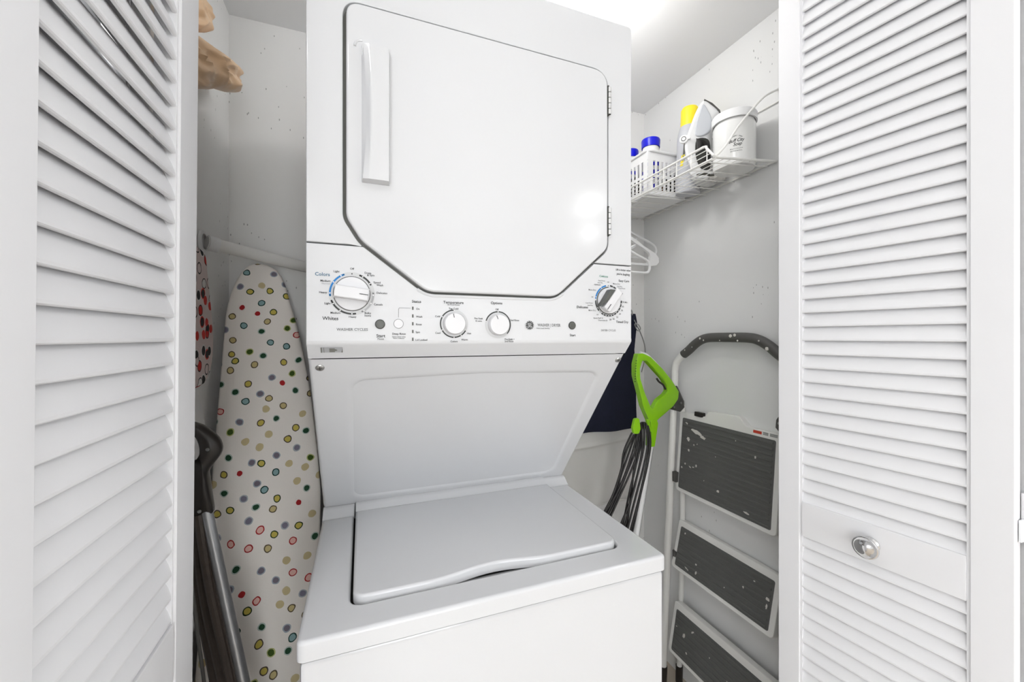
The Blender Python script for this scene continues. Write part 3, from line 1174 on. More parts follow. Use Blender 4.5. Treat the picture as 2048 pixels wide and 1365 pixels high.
panel_text('dryer_lettering', [
    tpx('Off', 1216, 566, S2), tpx('Cool Down', 1203, 563, S2), tpx('Less Dry', 1200, 567, S2), tpx('Optimum', 1194.5, 571, .0048),
    tpx('More Dry', 1184, 581.5, .0052), tpx('Off', 1184, 595.5, S2), tpx('Cool Down', 1178, 607.5, S2), tpx('Less Dry', 1180, 612, S2),
    tpx('More Dry', 1184, 622.5, .0052), tpx('Off', 1194.5, 631, S2), tpx('Quick Fluff 10', 1196, 638, .0050), tpx('Dewrinkle 22', 1205.5, 642.5, .0050),
    tpx('30', 1220.5, 641.5, .0062), tpx('40', 1227, 640, .0062), tpx('50', 1234, 636.5, .0062), tpx('60', 1239.5, 630, .0062), tpx('70', 1243.5, 623, .0062), tpx('80', 1245.5, 615.5, .0062),
    tpx('90 Min.', 1250, 606.5, .0058), tpx('Off', 1243.5, 589, S2), tpx('More Dry', 1232.5, 569.5, .0054), tpx('Less Dry', 1239, 574.5, S2), tpx('Cool Down', 1243.5, 578.5, S2)], M['greyprint'])
panel_text('cottons_heading', [tpx('Cottons', 1207, 555, .0078)], M['greentext'], 'green heading Cottons')
panel_text('sticker_lettering', [tpx("Life is better when", 1246, 542.5, .0084, 'CENTER', -.02, .15, .82), tpx("you're laughing", 1246, 551, .0088, 'CENTER', -.02, .15, .85)], M['black'], 'playful sticker lettering')

# ------------------------------------------------------------------ closet rod
ra, rb = Vector((XL + .001, 1.1650, 1.5010)), Vector((-.075, 1.3795, 1.4665))
rd = (rb - ra).normalized()
rod = base('closet_rod', ra, 'white closet rod running from the left wall above the ironing board', 'closet rod')
build('rod_tube', MB().tube([ra + rd * .01, rb - rd * .002], .0155, 24), M['whitemetal'], rod)
build('rod_socket', MB().tube([ra + rd * .012, ra + rd * .034], .0185, 24).lathe([(0, 0), (.0265, 0), (.0265, .004), (.0190, .006)], ra, (1, 0, 0), n=28), M['whiteplastic'], rod)

# ------------------------------------------------------------------ ironing board
def YI(z):
    return 1.300 - .26 * (1.476 - z)


lp = [(512, 526), (495, 531), (480, 545), (470, 562), (461, 582), (453, 608), (447, 640), (439, 670), (429, 706), (421, 745), (413, 790), (409, 850), (404, 905), (400, 990)]
rp = [(512, 526), (532, 529), (552, 540), (562, 554), (570, 575), (579, 608), (590, 645), (600, 684), (611, 738), (620, 790), (628, 850), (634, 905), (641, 990)]


def board_pt(px, py):
    d = ray(px, py)
    # Y = 1.3 - .26*(1.476 - z)
    k = (1.3 - .26 * (1.476 - H)) / (d.y - .26 * d.z)
    return Vector((0, 0, H)) + d * k


LZ = [board_pt(*p) for p in lp]
RZ = [board_pt(*p) for p in rp]


def interp(L, z):
    L = sorted(L, key=lambda p: p.z)
    if z <= L[0].z:
        return L[0].x
    for a, b in zip(L, L[1:]):
        if a.z <= z <= b.z:
            return a.x + (b.x - a.x) * (z - a.z) / max(b.z - a.z, 1e-6)
    return L[-1].x


ib = base('ironing_board', (-.22, 1.0, 0), 'ironing board in a polka-dot cotton cover, stood upright left of the washer', 'ironing board')
ztop = LZ[0].z
zbot = .03
NZ, NU = 150, 44
bd = MB()
rows = []
for j in range(NZ + 1):
    t = j / NZ
    z = ztop - (ztop - zbot) * (t ** 1.6)
    xl, xr = max(interp(LZ, z), -.343), min(interp(RZ, z), -.0885)
    if j == 0:
        xl, xr = LZ[0].x - .003, LZ[0].x + .003
    row = []
    cxm, hw = (xl + xr) / 2, (xr - xl) / 2
    for i in range(NU):
        a = 2 * PI * i / NU
        ca, sa = math.cos(a), math.sin(a)
        ex = math.copysign(abs(ca) ** .35, ca)
        ey = math.copysign(abs(sa) ** .6, sa)
        x = cxm + hw * ex
        y = YI(z) + .016 - .016 * ey * min(1, hw / .03)
        if sa > 0:     # front: folds in the cloth
            fold = .0032 * math.sin(x * 62 + 1.3 * math.sin(z * 5)) * sstep(1.45, 1.2, z)
            fold += .0085 * math.exp(-((x - (cxm - hw * .42 + .012 * math.sin(z * 7))) / .009) ** 2) * sstep(1.40, 1.22, z)
            fold += .0070 * math.exp(-((x - (cxm - hw * .70)) / .010) ** 2) * sstep(1.30, 1.12, z)
            fold += .0040 * math.exp(-((x - (cxm + hw * .35 + .01 * math.sin(z * 6))) / .014) ** 2) * sstep(1.05, .85, z)
            y -= fold * sa
        row.append(bd.bm.verts.new((x, y, z)))
    rows.append(row)
for j in range(NZ):
    for i in range(NU):
        bd.bm.faces.new((rows[j][i], rows[j][(i + 1) % NU], rows[j + 1][(i + 1) % NU], rows[j + 1][i]))
bd.bm.faces.new(rows[0])
bd.bm.faces.new(rows[-1][::-1])
bmesh.ops.recalc_face_normals(bd.bm, faces=bd.bm.faces)
build('board_cover', bd, M['dots'], ib, smooth=60)
lg = MB()
lg.tube([(-.30, YI(.95) + .045, .95), (-.29, YI(.4) + .10, .4), (-.29, YI(.05) + .13, .02)], .010, 10)
lg.tube([(-.15, YI(.95) + .045, .95), (-.16, YI(.4) + .10, .4), (-.16, YI(.05) + .13, .02)], .010, 10)
lg.tube([(-.31, YI(.95) + .040, .95), (-.13, YI(.95) + .040, .95)], .008, 10)
build('leg_frame', lg, M['whitemetal'], ib)

# ------------------------------------------------------------------ printed padded cover hanging at the left wall, and a white board below it
pc = base('padded_cover', (XL + .02, 1.0, 1.30), 'pink padded cloth with red and black print hanging at the left wall', 'padded cloth')
el = [(396, 505), (402, 545), (408, 600), (413, 650), (414, 690), (411, 728), (404, 755), (394, 772)]
ep = [onX(px, py, XL + .030) for px, py in el]
ys = [(p.y, p.z) for p in ep]
back = [(.97, 1.165), (.93, 1.20), (.90, 1.27), (.90, 1.36), (.94, 1.43), (.99, 1.46)]
poly = [(a, b) for a, b in ys] + back
poly = [(p.x, p.y) for p in spline([Vector((a, b, 0)) for a, b in poly], 4, True)]
build('padded_body', MB().prism(poly, lambda u, v, t: Vector((t, u, v)), XL + .045, XL + .004, bev=.012, seg=3), M['floral'], pc)
build('hanging_loop', MB().tube(spline([(XL + .02, .97, 1.455), (XL + .015, .955, 1.50), (XL + .006, .95, 1.53), (XL + .012, .96, 1.50), (XL + .02, .98, 1.455)], 6), .0025, 8), M['whitecloth'], pc)
wb = base('white_board', (XL + .008, 1.0, .60), 'white plastic board against the left wall behind the black handle', 'board')
wl = [onX(px, py, XL + .016) for px, py in [(394, 778), (401, 800), (407, 822), (411, 850), (412, 900)]]
wp = [(p.y, p.z) for p in wl] + [(wl[-1].y + .01, .62), (.90, .62), (.90, 1.10), (.98, 1.17)]
build('board_panel', MB().prism(wp, lambda u, v, t: Vector((t, u, v)), XL + .016, XL + .001, bev=.003), M['whiteplastic'], wb)

# ------------------------------------------------------------------ tan plastic bag hung on the left wall
def film(outline, X0, half, seed, cen):
    """crumpled bag film: closed outline on the wall side plane, swelling to both sides, with sharp creases"""
    bm = bmesh.new()
    loop = spline([onX(px, py, X0) for px, py in outline], 5, True)
    n = len(loop)
    c = onX(cen[0], cen[1], X0)
    NRg = 26
    fr_, bk_ = [], []
    for side, store in ((1, fr_), (-1, bk_)):
        for k in range(NRg + 1):
            t = k / NRg
            row = []
            for p in loop:
                q = c.lerp(p, t)
                h = half * math.sqrt(max(0, 1 - t ** 2.6))
                w3 = Vector((q.y * 9 + q.z * 5, q.z * 22 - q.y * 7, seed))
                cre = abs(noise.noise(w3)) * .030 - .006 + abs(noise.noise(w3 * 2.3 + Vector((1, 5, 2)))) * .012
                x = q.x + side * (h - cre * (1 - t ** 6) * (1 if side > 0 else .4))
                row.append(bm.verts.new((max(x, XL + .003), q.y, q.z)))
            store.append(row)
    for L in (fr_, bk_):
        for a_, b_ in zip(L, L[1:]):
            for i in range(n):
                j = (i + 1) % n
                bm.faces.new((a_[i], a_[j], b_[j], b_[i]))
    for i in range(n):
        j = (i + 1) % n
        bm.faces.new((fr_[-1][i], fr_[-1][j], bk_[-1][j], bk_[-1][i]))
    bmesh.ops.remove_doubles(bm, verts=bm.verts, dist=.00005)
    bmesh.ops.recalc_face_normals(bm, faces=bm.faces)
    return bm


bag = base('plastic_bag', (-.33, .95, 1.84), 'crumpled tan plastic bag sticking out beside the left door, high on the left wall', 'bag')
build('bag_film', film([(398, 80), (412, 89), (427, 99), (444, 114), (458, 127), (466, 135), (467, 143), (461, 151), (466, 162), (469, 177), (462, 184), (449, 184), (434, 178), (422, 172), (411, 177), (396, 178), (360, 170), (330, 120), (340, 60), (375, 62)], -.305, .042, 3, (405, 132)), M['tan'], bag, smooth=50)
build('bag_top', film([(398, -6), (405, 8), (408, 30), (406, 52), (402, 64), (390, 64), (370, 60), (350, 30), (352, -30), (380, -34)], -.318, .030, 8, (385, 20)), M['tan'], bag, smooth=50)
build('bag_handles', MB().tube(spline([(-.335, .93, 1.98), (-.345, .90, 2.03), (-.352, .88, 2.045), (-.345, .87, 2.02), (-.335, .87, 1.97)], 6), .004, 8), M['tan'], bag)
hk = base('wall_hook', (XL, .88, 2.04), 'small white wall hook holding the tan plastic bag', 'hook')
build('hook_body', MB().tube(spline([(XL + .001, .88, 2.055), (XL + .014, .88, 2.05), (XL + .018, .88, 2.035), (XL + .012, .88, 2.026), (XL + .007, .88, 2.034)], 5), .003, 8).box(XL, XL + .003, .87, .89, 2.03, 2.08, .001), M['whitemetal'], hk)

# ------------------------------------------------------------------ black-handled floor sweeper at the left
YV = .88
sw = base('floor_sweeper', (-.16, .80, 0), 'upright floor cleaner with black loop handle and silver tube beside the left door', 'floor cleaner')


def vp(px, py, Y=YV):
    return onY(px, py, Y)


# loop handle: solid black profile with an eye
outer = [(398, 848), (414, 856), (436, 874), (444, 890), (444, 902), (438, 914), (422, 934), (417, 946), (420, 972), (427, 1012), (428, 1022), (418, 1030), (400, 1034), (380, 1032), (372, 1010),
         (368, 960), (340, 935), (330, 905), (340, 868), (370, 845)]
inner = [(402, 900), (398, 914), (388, 922), (368, 920), (356, 905), (360, 880), (378, 868), (394, 876)]
hm = MB()
O = [vp(*p) for p in outer]
I = [vp(*p) for p in inner]
Os = spline(O, 4, True)
Is = spline(I, 4, True)
cc = sum((p for p in Is), Vector()) / len(Is)


def angp(p):
    return math.atan2(p.z - cc.z, p.x - cc.x)


def resample(loop, n):
    L = [0]
    for a, b in zip(loop, loop[1:] + loop[:1]):
        L.append(L[-1] + (b - a).length)
    out = []
    for i in range(n):
        t = L[-1] * i / n
        for k in range(len(loop)):
            if L[k] <= t <= L[k + 1]:
                f_ = (t - L[k]) / max(L[k + 1] - L[k], 1e-9)
                out.append(loop[k].lerp(loop[(k + 1) % len(loop)], f_))
                break
    return out


NR = 64
Or = resample(Os, NR)
Ir = resample(Is, NR)
# both loops must run the same way round and start at matching places
def area_xz(L):
    return sum(L[i].x * L[(i + 1) % len(L)].z - L[(i + 1) % len(L)].x * L[i].z for i in range(len(L)))
if area_xz(Or) * area_xz(Ir) < 0:
    Ir = Ir[::-1]
best = min(range(NR), key=lambda s: sum((Or[i] - Ir[(i + s) % NR]).length for i in range(0, NR, 4)))
Ir = [Ir[(i + best) % NR] for i in range(NR)]


def ring_solid(mb, Or, Ir, half, mids=(0, .18, .5, .82, 1), prof=(0.35, .85, 1, .85, .35), ydir=Vector((0, 1, 0))):
    n = len(Or)
    F, Bk = [], []
    for t, h in zip(mids, prof):
        F.append([mb.bm.verts.new(Or[i].lerp(Ir[i], t) - ydir * half * h) for i in range(n)])
        Bk.append([mb.bm.verts.new(Or[i].lerp(Ir[i], t) + ydir * half * h) for i in range(n)])
    fs = []
    for L in (F, Bk):
        for a, b in zip(L, L[1:]):
            for i in range(n):
                j = (i + 1) % n
                fs.append(mb.bm.faces.new((a[i], a[j], b[j], b[i])))
    for a, b in ((F[0], Bk[0]), (F[-1], Bk[-1])):
        for i in range(n):
            j = (i + 1) % n
            fs.append(mb.bm.faces.new((a[i], a[j], b[j], b[i])))
    bmesh.ops.recalc_face_normals(mb.bm, faces=fs)


ring_solid(hm, Or, Ir, .016)
ho = build('loop_handle', hm, M['blackplastic'], sw, smooth=60)
for (px, py) in ((421, 895.5), (405, 1017)):
    c = vp(px, py)
    build('rivet', MB().lathe([(0, 0), (.0034, 0), (.0028, .0014), (0, .0018)], c - Vector((0, .0150, 0)), (0, -1, 0), n=14), M['steel'], ho)
t0, t1 = vp(412, 1020), vp(489, 1372)
dr__ = (t1 - t0).normalized()
tb = t0 + dr__ * ((t0.z - .07) / -dr__.z)
build('tube', MB().tube([t0, tb], .0098, 20), M['alu'], sw)
# flattened hoses and cable hanging beside the tube
hz_ = MB()
for i, (a, b, c, r) in enumerate([((396, 1030), (420, 1180), (462, 1372), .0075), ((404, 1032), (433, 1180), (474, 1372), .0070), ((388, 1040), (408, 1200), (445, 1372), .0072), ((382, 1060), (400, 1220), (428, 1372), .0062)]):
    yy = YV - .004 + i * .006
    hz_.tube(spline([onY(*a, yy), onY(*b, yy), onY(*c, yy), onY(c[0] + 14, c[1] + 110, yy)], 8), r, 10)
build('hose_bundle', hz_, M['browncord'], sw)
build('cable', MB().tube(spline([onY(376, 1120, .86), onY(388, 1210, .86), (onY(398, 1290, .86)), onY(409, 1372, .86), onY(418, 1470, .86)], 8), .0030, 8), M['greyplastic'], sw)
build('floor_head', MB().box(tb.x - .11, tb.x + .035, .79, .93, .004, .075, .015, 3), M['blackplastic'], sw)

# ------------------------------------------------------------------ wire shelf on the right wall
SX0, SX1 = .882, XR - .004
SY0, SY1 = .806, YB - .004


def sz(x, y):
    base_ = 1.752 + (x - SX0) * .05
    return base_ + .010 * max(0, 1 - (y - SY0) / .2) * (x - SX0) / (SX1 - SX0)


ws = base('wire_shelf', (XR, 1.09, 1.752), 'white vinyl-coated wire shelf on the right closet wall', 'wire shelf')
fm = MB()
c0 = Vector((SX0, SY0, sz(SX0, SY0)))
topc = Vector((SX0 + .002, SY0 + .034, 1.7945))
lip = [Vector((SX0 + .002, SY1, 1.794)), Vector((SX0 + .002, SY0 + .05, 1.7945)), topc, c0 + Vector((.001, .004, .006)), c0 + Vector((.012, 0, 0)), Vector((SX1, SY0 - .004, sz(SX1, SY0)))]
lip2 = [lip[0], lip[1]] + [lip[1].lerp(lip[2], .7), lip[2] + Vector((0, -.004, -.002)), lip[2].lerp(lip[3], .25), lip[2].lerp(lip[3], .8), lip[3], lip[4].lerp(lip[3], .3), lip[4]] + [lip[5]]
fm.tube(lip2, .0036, 10)
fm.tube([(SX0 - .001, SY0 + .006, 1.7485), (SX0 - .001, SY1, 1.7485)], .0030, 8)
fm.tube([(SX1, SY0, sz(SX1, SY0) + .001), (SX1, SY1, sz(SX1, SY1))], .0030, 8)
build('shelf_frame', fm, M['wirewhite'], ws)
crossw = None
k = 0
y = SY0 + .024
while y < SY1:
    xw = MB().tube([(SX0, y - .0, 1.7915), (SX0 - .0005, y, 1.7500), (SX0 + .004, y, 1.7470), (SX1, y - .002, sz(SX1, y) - .004)] if k % 1 == 0 else [], .0015, 6)
    build('cross_wire', xw, M['wirewhite'], ws)
    y += .056
    k += 1
x = SX0 + .018
while x < SX1 - .01:
    build('long_wire', MB().tube([(x, SY0 + .002, sz(x, SY0) + .0005), (x, SY1, sz(x, SY1) + .0005)], .0012, 6), M['wirewhite'], ws)
    x += .0250
for zz in (1.7665, 1.7805):
    build('lip_wire', MB().tube([(SX0 + .0005, SY0 + .012 + (zz - 1.76) * .6, zz), (SX0 + .0005, SY1, zz)], .0013, 6), M['wirewhite'], ws)
hoop = [Vector((SX0 + .004, SY0 + .006, 1.752)), onY(1444, 300, .805), onY(1458, 281, .803), onY(1476, 254, .802), onY(1500, 224, .801), onY(1528, 194, .800), onY(1557, 180, .799)]
hoop[-1].x = min(hoop[-1].x, XR - .004)
build('end_hoop', MB().tube(spline(hoop, 6) + [Vector((XR, .798, hoop[-1].z + .004))], .0030, 10), M['wirewhite'], ws)
build('wall_wire', MB().tube([(XR - .004, .78, 1.943), (XR - .004, 1.02, 1.946), (XR - .002, 1.03, 1.944)], .0020, 8), M['wirewhite'], ws)

ZSH = 1.7535
# soap tub
tc_ = Vector((1.030, .871, ZSH + .008))
tub = base('soap_tub', tc_, 'round translucent white laundry soap tub with black script print on the wire shelf', 'tub')
R = .0565
build('tub_body', MB().lathe([(0, .001), (R * .93, .001), (R, .008), (R, .118), (R * .99, .126), (R * .95, .130), (R * .95, .134), (0, .134)], tc_, n=56), M['tubplastic'], tub)
build('tub_lid', MB().lathe([(R * .98, .134), (R * 1.06, .134), (R * 1.06, .155), (R * 1.03, .158), (0, .158)], tc_, n=56), M['whiteplastic'], tub)


def wrap(u, v):
    # u metres along the surface, v height; centred towards the camera
    a0 = math.atan2(-tc_.y, -tc_.x) + .10
    a = a0 + u / R
    return Vector((tc_.x + (R + .0006) * math.cos(a), tc_.y + (R + .0006) * math.sin(a), tc_.z + v))


arcs = []
word = 'LAUNDRY SOAP'
for i, ch in enumerate(word):
    t = (i - (len(word) - 1) / 2) / (len(word) - 1)
    a = t * 1.5
    arcs.append((ch, .0275 * math.sin(a), .066 + .0225 * math.cos(a) - .002, .0062, 'CENTER', -a))
items = arcs + [('Buff City', .0, .064, .0185, 'CENTER', .06, .35, .85), ('Soap', .004, .049, .0185, 'CENTER', .06, .35, .9),
                ('N a r c i s s i s t', .0, .035, .0070, 'CENTER', .04, .2), ('Plant Based Ingredients', .0, .0265, .0046, 'CENTER', .03)]
items = [(i[0], i[1] * .70, .053 + (i[2] - .053) * .70, i[3] * .70) + tuple(i[4:]) for i in items]
build('tub_print', text_bm(items, wrap), M['black'], tub, smooth=0, kind='stuff')

# steam iron standing on its heel: sole plate faces right-back, nose up
ir = base('steam_iron', (1.02, .99, ZSH), 'white and pale grey steam iron standing on its heel with a wound black cord', 'iron')
Fv = Vector((.80, .60, 0)).normalized()       # viewing depth direction
Sv = Vector((.62, -.785, 0)).normalized()      # screen right at that spot


def ip(px, py, depth=0.0, k0=1.285):
    """point of the iron seen at that place, on its middle plane"""
    d = ray(px, py)
    return Vector((0, 0, H)) + d * (k0 + depth)


# silhouettes, drawn as solid profile with thickness along view depth
def slab(mb, pts, dep0, dep1, bev, k0=1.285, sm=3, closed=True):
    P = [ip(px, py, 0, k0) for px, py in pts]
    n = spline(P, sm, True) if sm else P
    A = [mb.bm.verts.new(p + Fv * dep0) for p in n]
    B = [mb.bm.verts.new(p + Fv * dep1) for p in n]
    fa = mb.bm.faces.new(A)
    fb = mb.bm.faces.new(B[::-1])
    fs = [fa, fb]
    for i in range(len(n)):
        j = (i + 1) % len(n)
        fs.append(mb.bm.faces.new((A[j], A[i], B[i], B[j])))
    bmesh.ops.recalc_face_normals(mb.bm, faces=fs)
    if bev:
        bmesh.ops.bevel(mb.bm, geom=list(fa.edges) + list(fb.edges), offset=bev, segments=3, profile=.5, affect='EDGES')


m = MB()
slab(m, [(1411, 209), (1425, 217), (1440, 232), (1432, 248), (1424, 262), (1422, 285), (1426, 330), (1424, 352), (1418, 358), (1400, 358), (1388, 350), (1378, 330), (1372, 305), (1374, 285), (1382, 262), (1391, 238), (1401, 218)], -.035, .035, .012)
build('iron_body', m, M['whiteplastic'], ir, smooth=60)
m = MB()
slab(m, [(1410, 220), (1420, 234), (1426, 250), (1424, 270), (1414, 280), (1402, 283), (1394, 279), (1396, 258), (1402, 238)], -.041, -.030, .004)
build('water_tank', m, M['ironshell'], ir, smooth=60)
m = MB()
slab(m, [(1411, 207), (1427, 215), (1442, 229), (1440, 233), (1424, 220), (1410, 211)], -.030, .030, .001, sm=0)
build('sole_plate', m, M['greyplastic'], ir, smooth=30)
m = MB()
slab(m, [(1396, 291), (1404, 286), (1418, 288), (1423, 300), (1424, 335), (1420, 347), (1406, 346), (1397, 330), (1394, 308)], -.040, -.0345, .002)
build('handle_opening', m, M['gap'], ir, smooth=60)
m = MB()
for k in range(7):
    off = (k - 3) * 2.2
    m.tube([ip(1398 + off * .3, 300, -.03) - Fv * .010, ip(1404 + off, 289 + k * .6, 0) - Fv * .044, ip(1414 + off * .8, 293 + k, 0) - Fv * .047, ip(1420 + off * .3, 312, 0) - Fv * .044, ip(1414 + off * .6, 336, 0) - Fv * .042], .0022, 6)
build('cord', m, M['blackcord'], ir)
kc = ip(1374, 287)
build('steam_dial', MB().lathe([(0, 0), (.013, 0), (.013, .006), (.010, .008), (0, .008)], kc - Fv * .030 - Sv * .004, -Fv, n=24).obox(kc - Fv * .036 - Sv * .004 - Vector((0, 0, .003)), Sv * .018, Vector((0, 0, .006)), Fv * .02), M['whiteplastic'], ir)
build('dial_mark', MB().lathe([(.0055, 0), (.0075, 0), (.0075, .0006), (.0055, .0006)], kc - Fv * .0381 - Sv * .004, -Fv, n=24), M['greyplastic'], ir)
m = MB()
slab(m, [(1381, 348), (1395, 352), (1412, 356), (1428, 352), (1426, 362), (1404, 366), (1386, 360)], -.045, .045, .004)
build('iron_heel', m, M['whiteplastic'], ir)

# starch can with a yellow cap
sc0 = Vector((1.045, 1.065, ZSH + .006))
sc1 = Vector((1.0405, 1.0505, 2.045))
sa = (sc1 - sc0).normalized()
can = base('spray_can', sc0, 'tall grey spray can with a yellow cap behind the iron', 'spray can')
hgt = (sc1 - sc0).length
build('can_body', MB().lathe([(0, 0), (.0385, 0), (.0385, hgt - .105), (.036, hgt - .085), (.031, hgt - .066), (.027, hgt - .06)], sc0, sa, n=40), M['can'], can)
build('cap', MB().lathe([(.0275, hgt - .062), (.0285, hgt - .062), (.0285, hgt - .008), (.024, hgt), (0, hgt)], sc0, sa, n=40), M['yellow'], can, label='yellow cap')
va = math.atan2(-sc0.y, -sc0.x)
def cw(u, v):
    a = va + u / .0390
    up_ = sc0 + sa * v
    return Vector((up_.x + .0390 * math.cos(a), up_.y + .0390 * math.sin(a), up_.z))
m = MB()
m.poly([(-.020, .10), (-.013, .10), (-.008, .17), (.008, .17), (.008, .176), (-.016, .176)], cw)
m.poly([(-.004, .11), (.003, .11), (.006, .17), (-.001, .17)], cw)
build('can_print', m, M['greyplastic'], can, smooth=0)
m = MB()
m.poly([(-.028, .085), (-.018, .085), (-.012, .120), (-.024, .120)], lambda u, v: cw(u, v) + Vector((-.0003, -.0003, 0)))
build('can_print', m, M['yellow'], can, smooth=0, label='yellow printed band')

# slatted plastic basket
bk = base('plastic_basket', (.99, 1.20, ZSH), 'white slotted plastic basket holding blue-capped bottles on the wire shelf', 'basket')
bx0, bx1, by0, by1, bz0, bz1 = .912, 1.072, 1.108, 1.345, ZSH + .006, 1.905


def slotted(x0, y0, x1, y1, nslots):
    """wall from (x0,y0) to (x1,y1) with two rows of vertical slots"""
    m = MB()
    a, b = Vector((x0, y0, 0)), Vector((x1, y1, 0))
    d = (b - a)
    L = d.length
    d.normalize()
    nn = Vector((-d.y, d.x, 0))
    th = .0025
    lean = .10
    zr = [bz0, bz0 + .016, bz0 + .060, bz0 + .070, bz1 - .030, bz1]
    cor = .022
    def bar(u0, u1, z0, z1):
        m.obox(a + d * u0 + Vector((0, 0, z0)) - nn * th / 2, d * (u1 - u0), nn * th, Vector((0, 0, z1 - z0)))
    bar(0, L, zr[0], zr[1])
    bar(0, L, zr[2], zr[3])
    bar(0, L, zr[4], zr[5])
    for za_, zb__ in ((zr[1], zr[2]), (zr[3], zr[4])):
        bar(.0015, cor, za_, zb__)
        bar(L - cor, L - .0015, za_, zb__)
    wslot = (L - 2 * cor) / (nslots * 2 - 1)
    for k in range(nslots - 1):
        u = cor + wslot * (2 * k + 1)
        bar(u, u + wslot, zr[1], zr[2])
        bar(u, u + wslot, zr[3], zr[4])
    return m


for (args, nm) in (((bx0, by0, bx1, by0, 7), 'basket_side'), ((bx0, by1, bx1, by1, 7), 'basket_side'), ((bx0, by0, bx0, by1, 10), 'basket_side'), ((bx1, by0, bx1, by1, 10), 'basket_side')):
    build(nm, slotted(*args), M['whiteplastic'], bk)
build('basket_floor', MB().box(bx0, bx1, by0, by1, bz0 - .003, bz0, .001), M['whiteplastic'], bk)
rimp = fillet([(bx0 - .003, by0 - .003), (bx1 + .003, by0 - .003), (bx1 + .003, by1 + .003), (bx0 - .003, by1 + .003)], .02, 5)
build('basket_rim', MB().tube([Vector((a, b, bz1 + .002)) for a, b in rimp], .0045, 8, closed=True), M['whiteplastic'], bk)


def bottle(c, lab, h=.205, r=.0345, lean=(0, 0), group=None):
    b = base('bottle', c, lab, 'bottle', group)
    axx = Vector((lean[0], lean[1], 1)).normalized()
    build('bottle_body', MB().lathe([(0, 0), (r, 0), (r, h * .66), (r * .93, h * .76), (r * .8, h * .85), (r * .78, h * .9)], c, axx, n=32), M['whiteplastic'], b)
    build('bottle_cap', MB().lathe([(r * .84, h * .9), (r * .86, h * .9), (r * .90, h * 1.02), (r * .86, h * 1.04), (0, h * 1.04)], c, axx, n=36), M['bluecap'], b, label='blue cap')
    va_ = math.atan2(-c.y, -c.x)
    for (u0, u1, v0, v1) in ((-.032, .032, .070, .100), (-.030, .022, .030, .050), (-.02, .03, .115, .128)):
        n_ = 10
        mm = MB()
        for k in range(n_):
            uu = [u0 + (u1 - u0) * k / n_, u0 + (u1 - u0) * (k + 1) / n_]
            f_ = lambda u, v: c + axx * v + Vector((math.cos(va_ + u / r), math.sin(va_ + u / r), 0)) * (r + .0006)
            mm.poly([(uu[0], v0), (uu[1], v0), (uu[1], v1), (uu[0], v1)], f_)
        build('label_band', mm, M['bluecap'], b, smooth=0, label='blue printed band')
    return b


bottle(Vector((.978, 1.172, bz0 + .001)), 'white bottle with blue cap, nearer of the two in the slotted basket', h=.212, r=.0365)
bottle(Vector((.958, 1.262, bz0 + .001)), 'white bottle with blue cap, farther of the two in the slotted basket', h=.208, r=.0335)
for i, (x, y, zt, mt, lb, r_) in enumerate([(1.040, 1.135, .085, 'olive', 'dark packet at the front right corner of the slotted basket', .3), (1.035, 1.190, .060, 'amber', 'amber packet behind the dark packet in the basket', -.2),
                                            (.938, 1.205, .090, 'olive', 'dark packet along the left side of the slotted basket', .1), (1.04, 1.28, .09, 'ironshell', 'grey packet at the back of the slotted basket', .5)]):
    o = build('packet', MB().obox(Vector((x - .014, y - .018, bz0 + .001)), Vector((.028 * math.cos(r_), .028 * math.sin(r_), 0)), Vector((-.036 * math.sin(r_), .036 * math.cos(r_), 0)), Vector((.003, .002, zt)), .003), M[mt])
    tag(o, lb, 'packet')
# crumpled white plastic wad at the far end of the shelf, small dark cable clip by the tub
def wad(name, c, s, mat, lab, cat, seed):
    b = bmesh.new()
    bmesh.ops.create_icosphere(b, subdivisions=4, radius=1)
    for v in b.verts:
        n = v.co.copy()
        q = n * 2.1 + Vector((seed, 0, 0))
        d = 1 + .35 * noise.noise(q) - .35 * abs(noise.noise(q * 2.2))
        v.co = Vector((c[0] + n.x * s[0] * d, c[1] + n.y * s[1] * d, c[2] + max(n.z, -.8) * s[2] * d))
    o = build(name, b, mat, smooth=180)
    tag(o, lab, cat)
    return o


wad('plastic_wrap', (.940, 1.115, 1.7), (0.001, .001, .001), M['whiteplastic'], '', '', 1) if False else None
m = MB()
cpt = Vector((.975, .925, ZSH + .009))
m.tube(spline([cpt + Vector((-.020, .012, 0)), cpt + Vector((-.006, .004, .003)), cpt + Vector((.006, -.006, 0)), cpt + Vector((.018, .002, .002)), cpt + Vector((.026, -.010, 0))], 6), .0035, 8)
o = build('cable_end', m, M['olive'])
tag(o, 'short dark cable end lying on the wire shelf behind the soap tub', 'cable')
wad('paper_packet', (1.045, .945, ZSH + .016), (.030, .020, .010), M['whitecloth'], 'small crumpled white packet on the wire shelf between iron and tub', 'packet', 5)

# ------------------------------------------------------------------ hangers hooked over the shelf
HX = .884


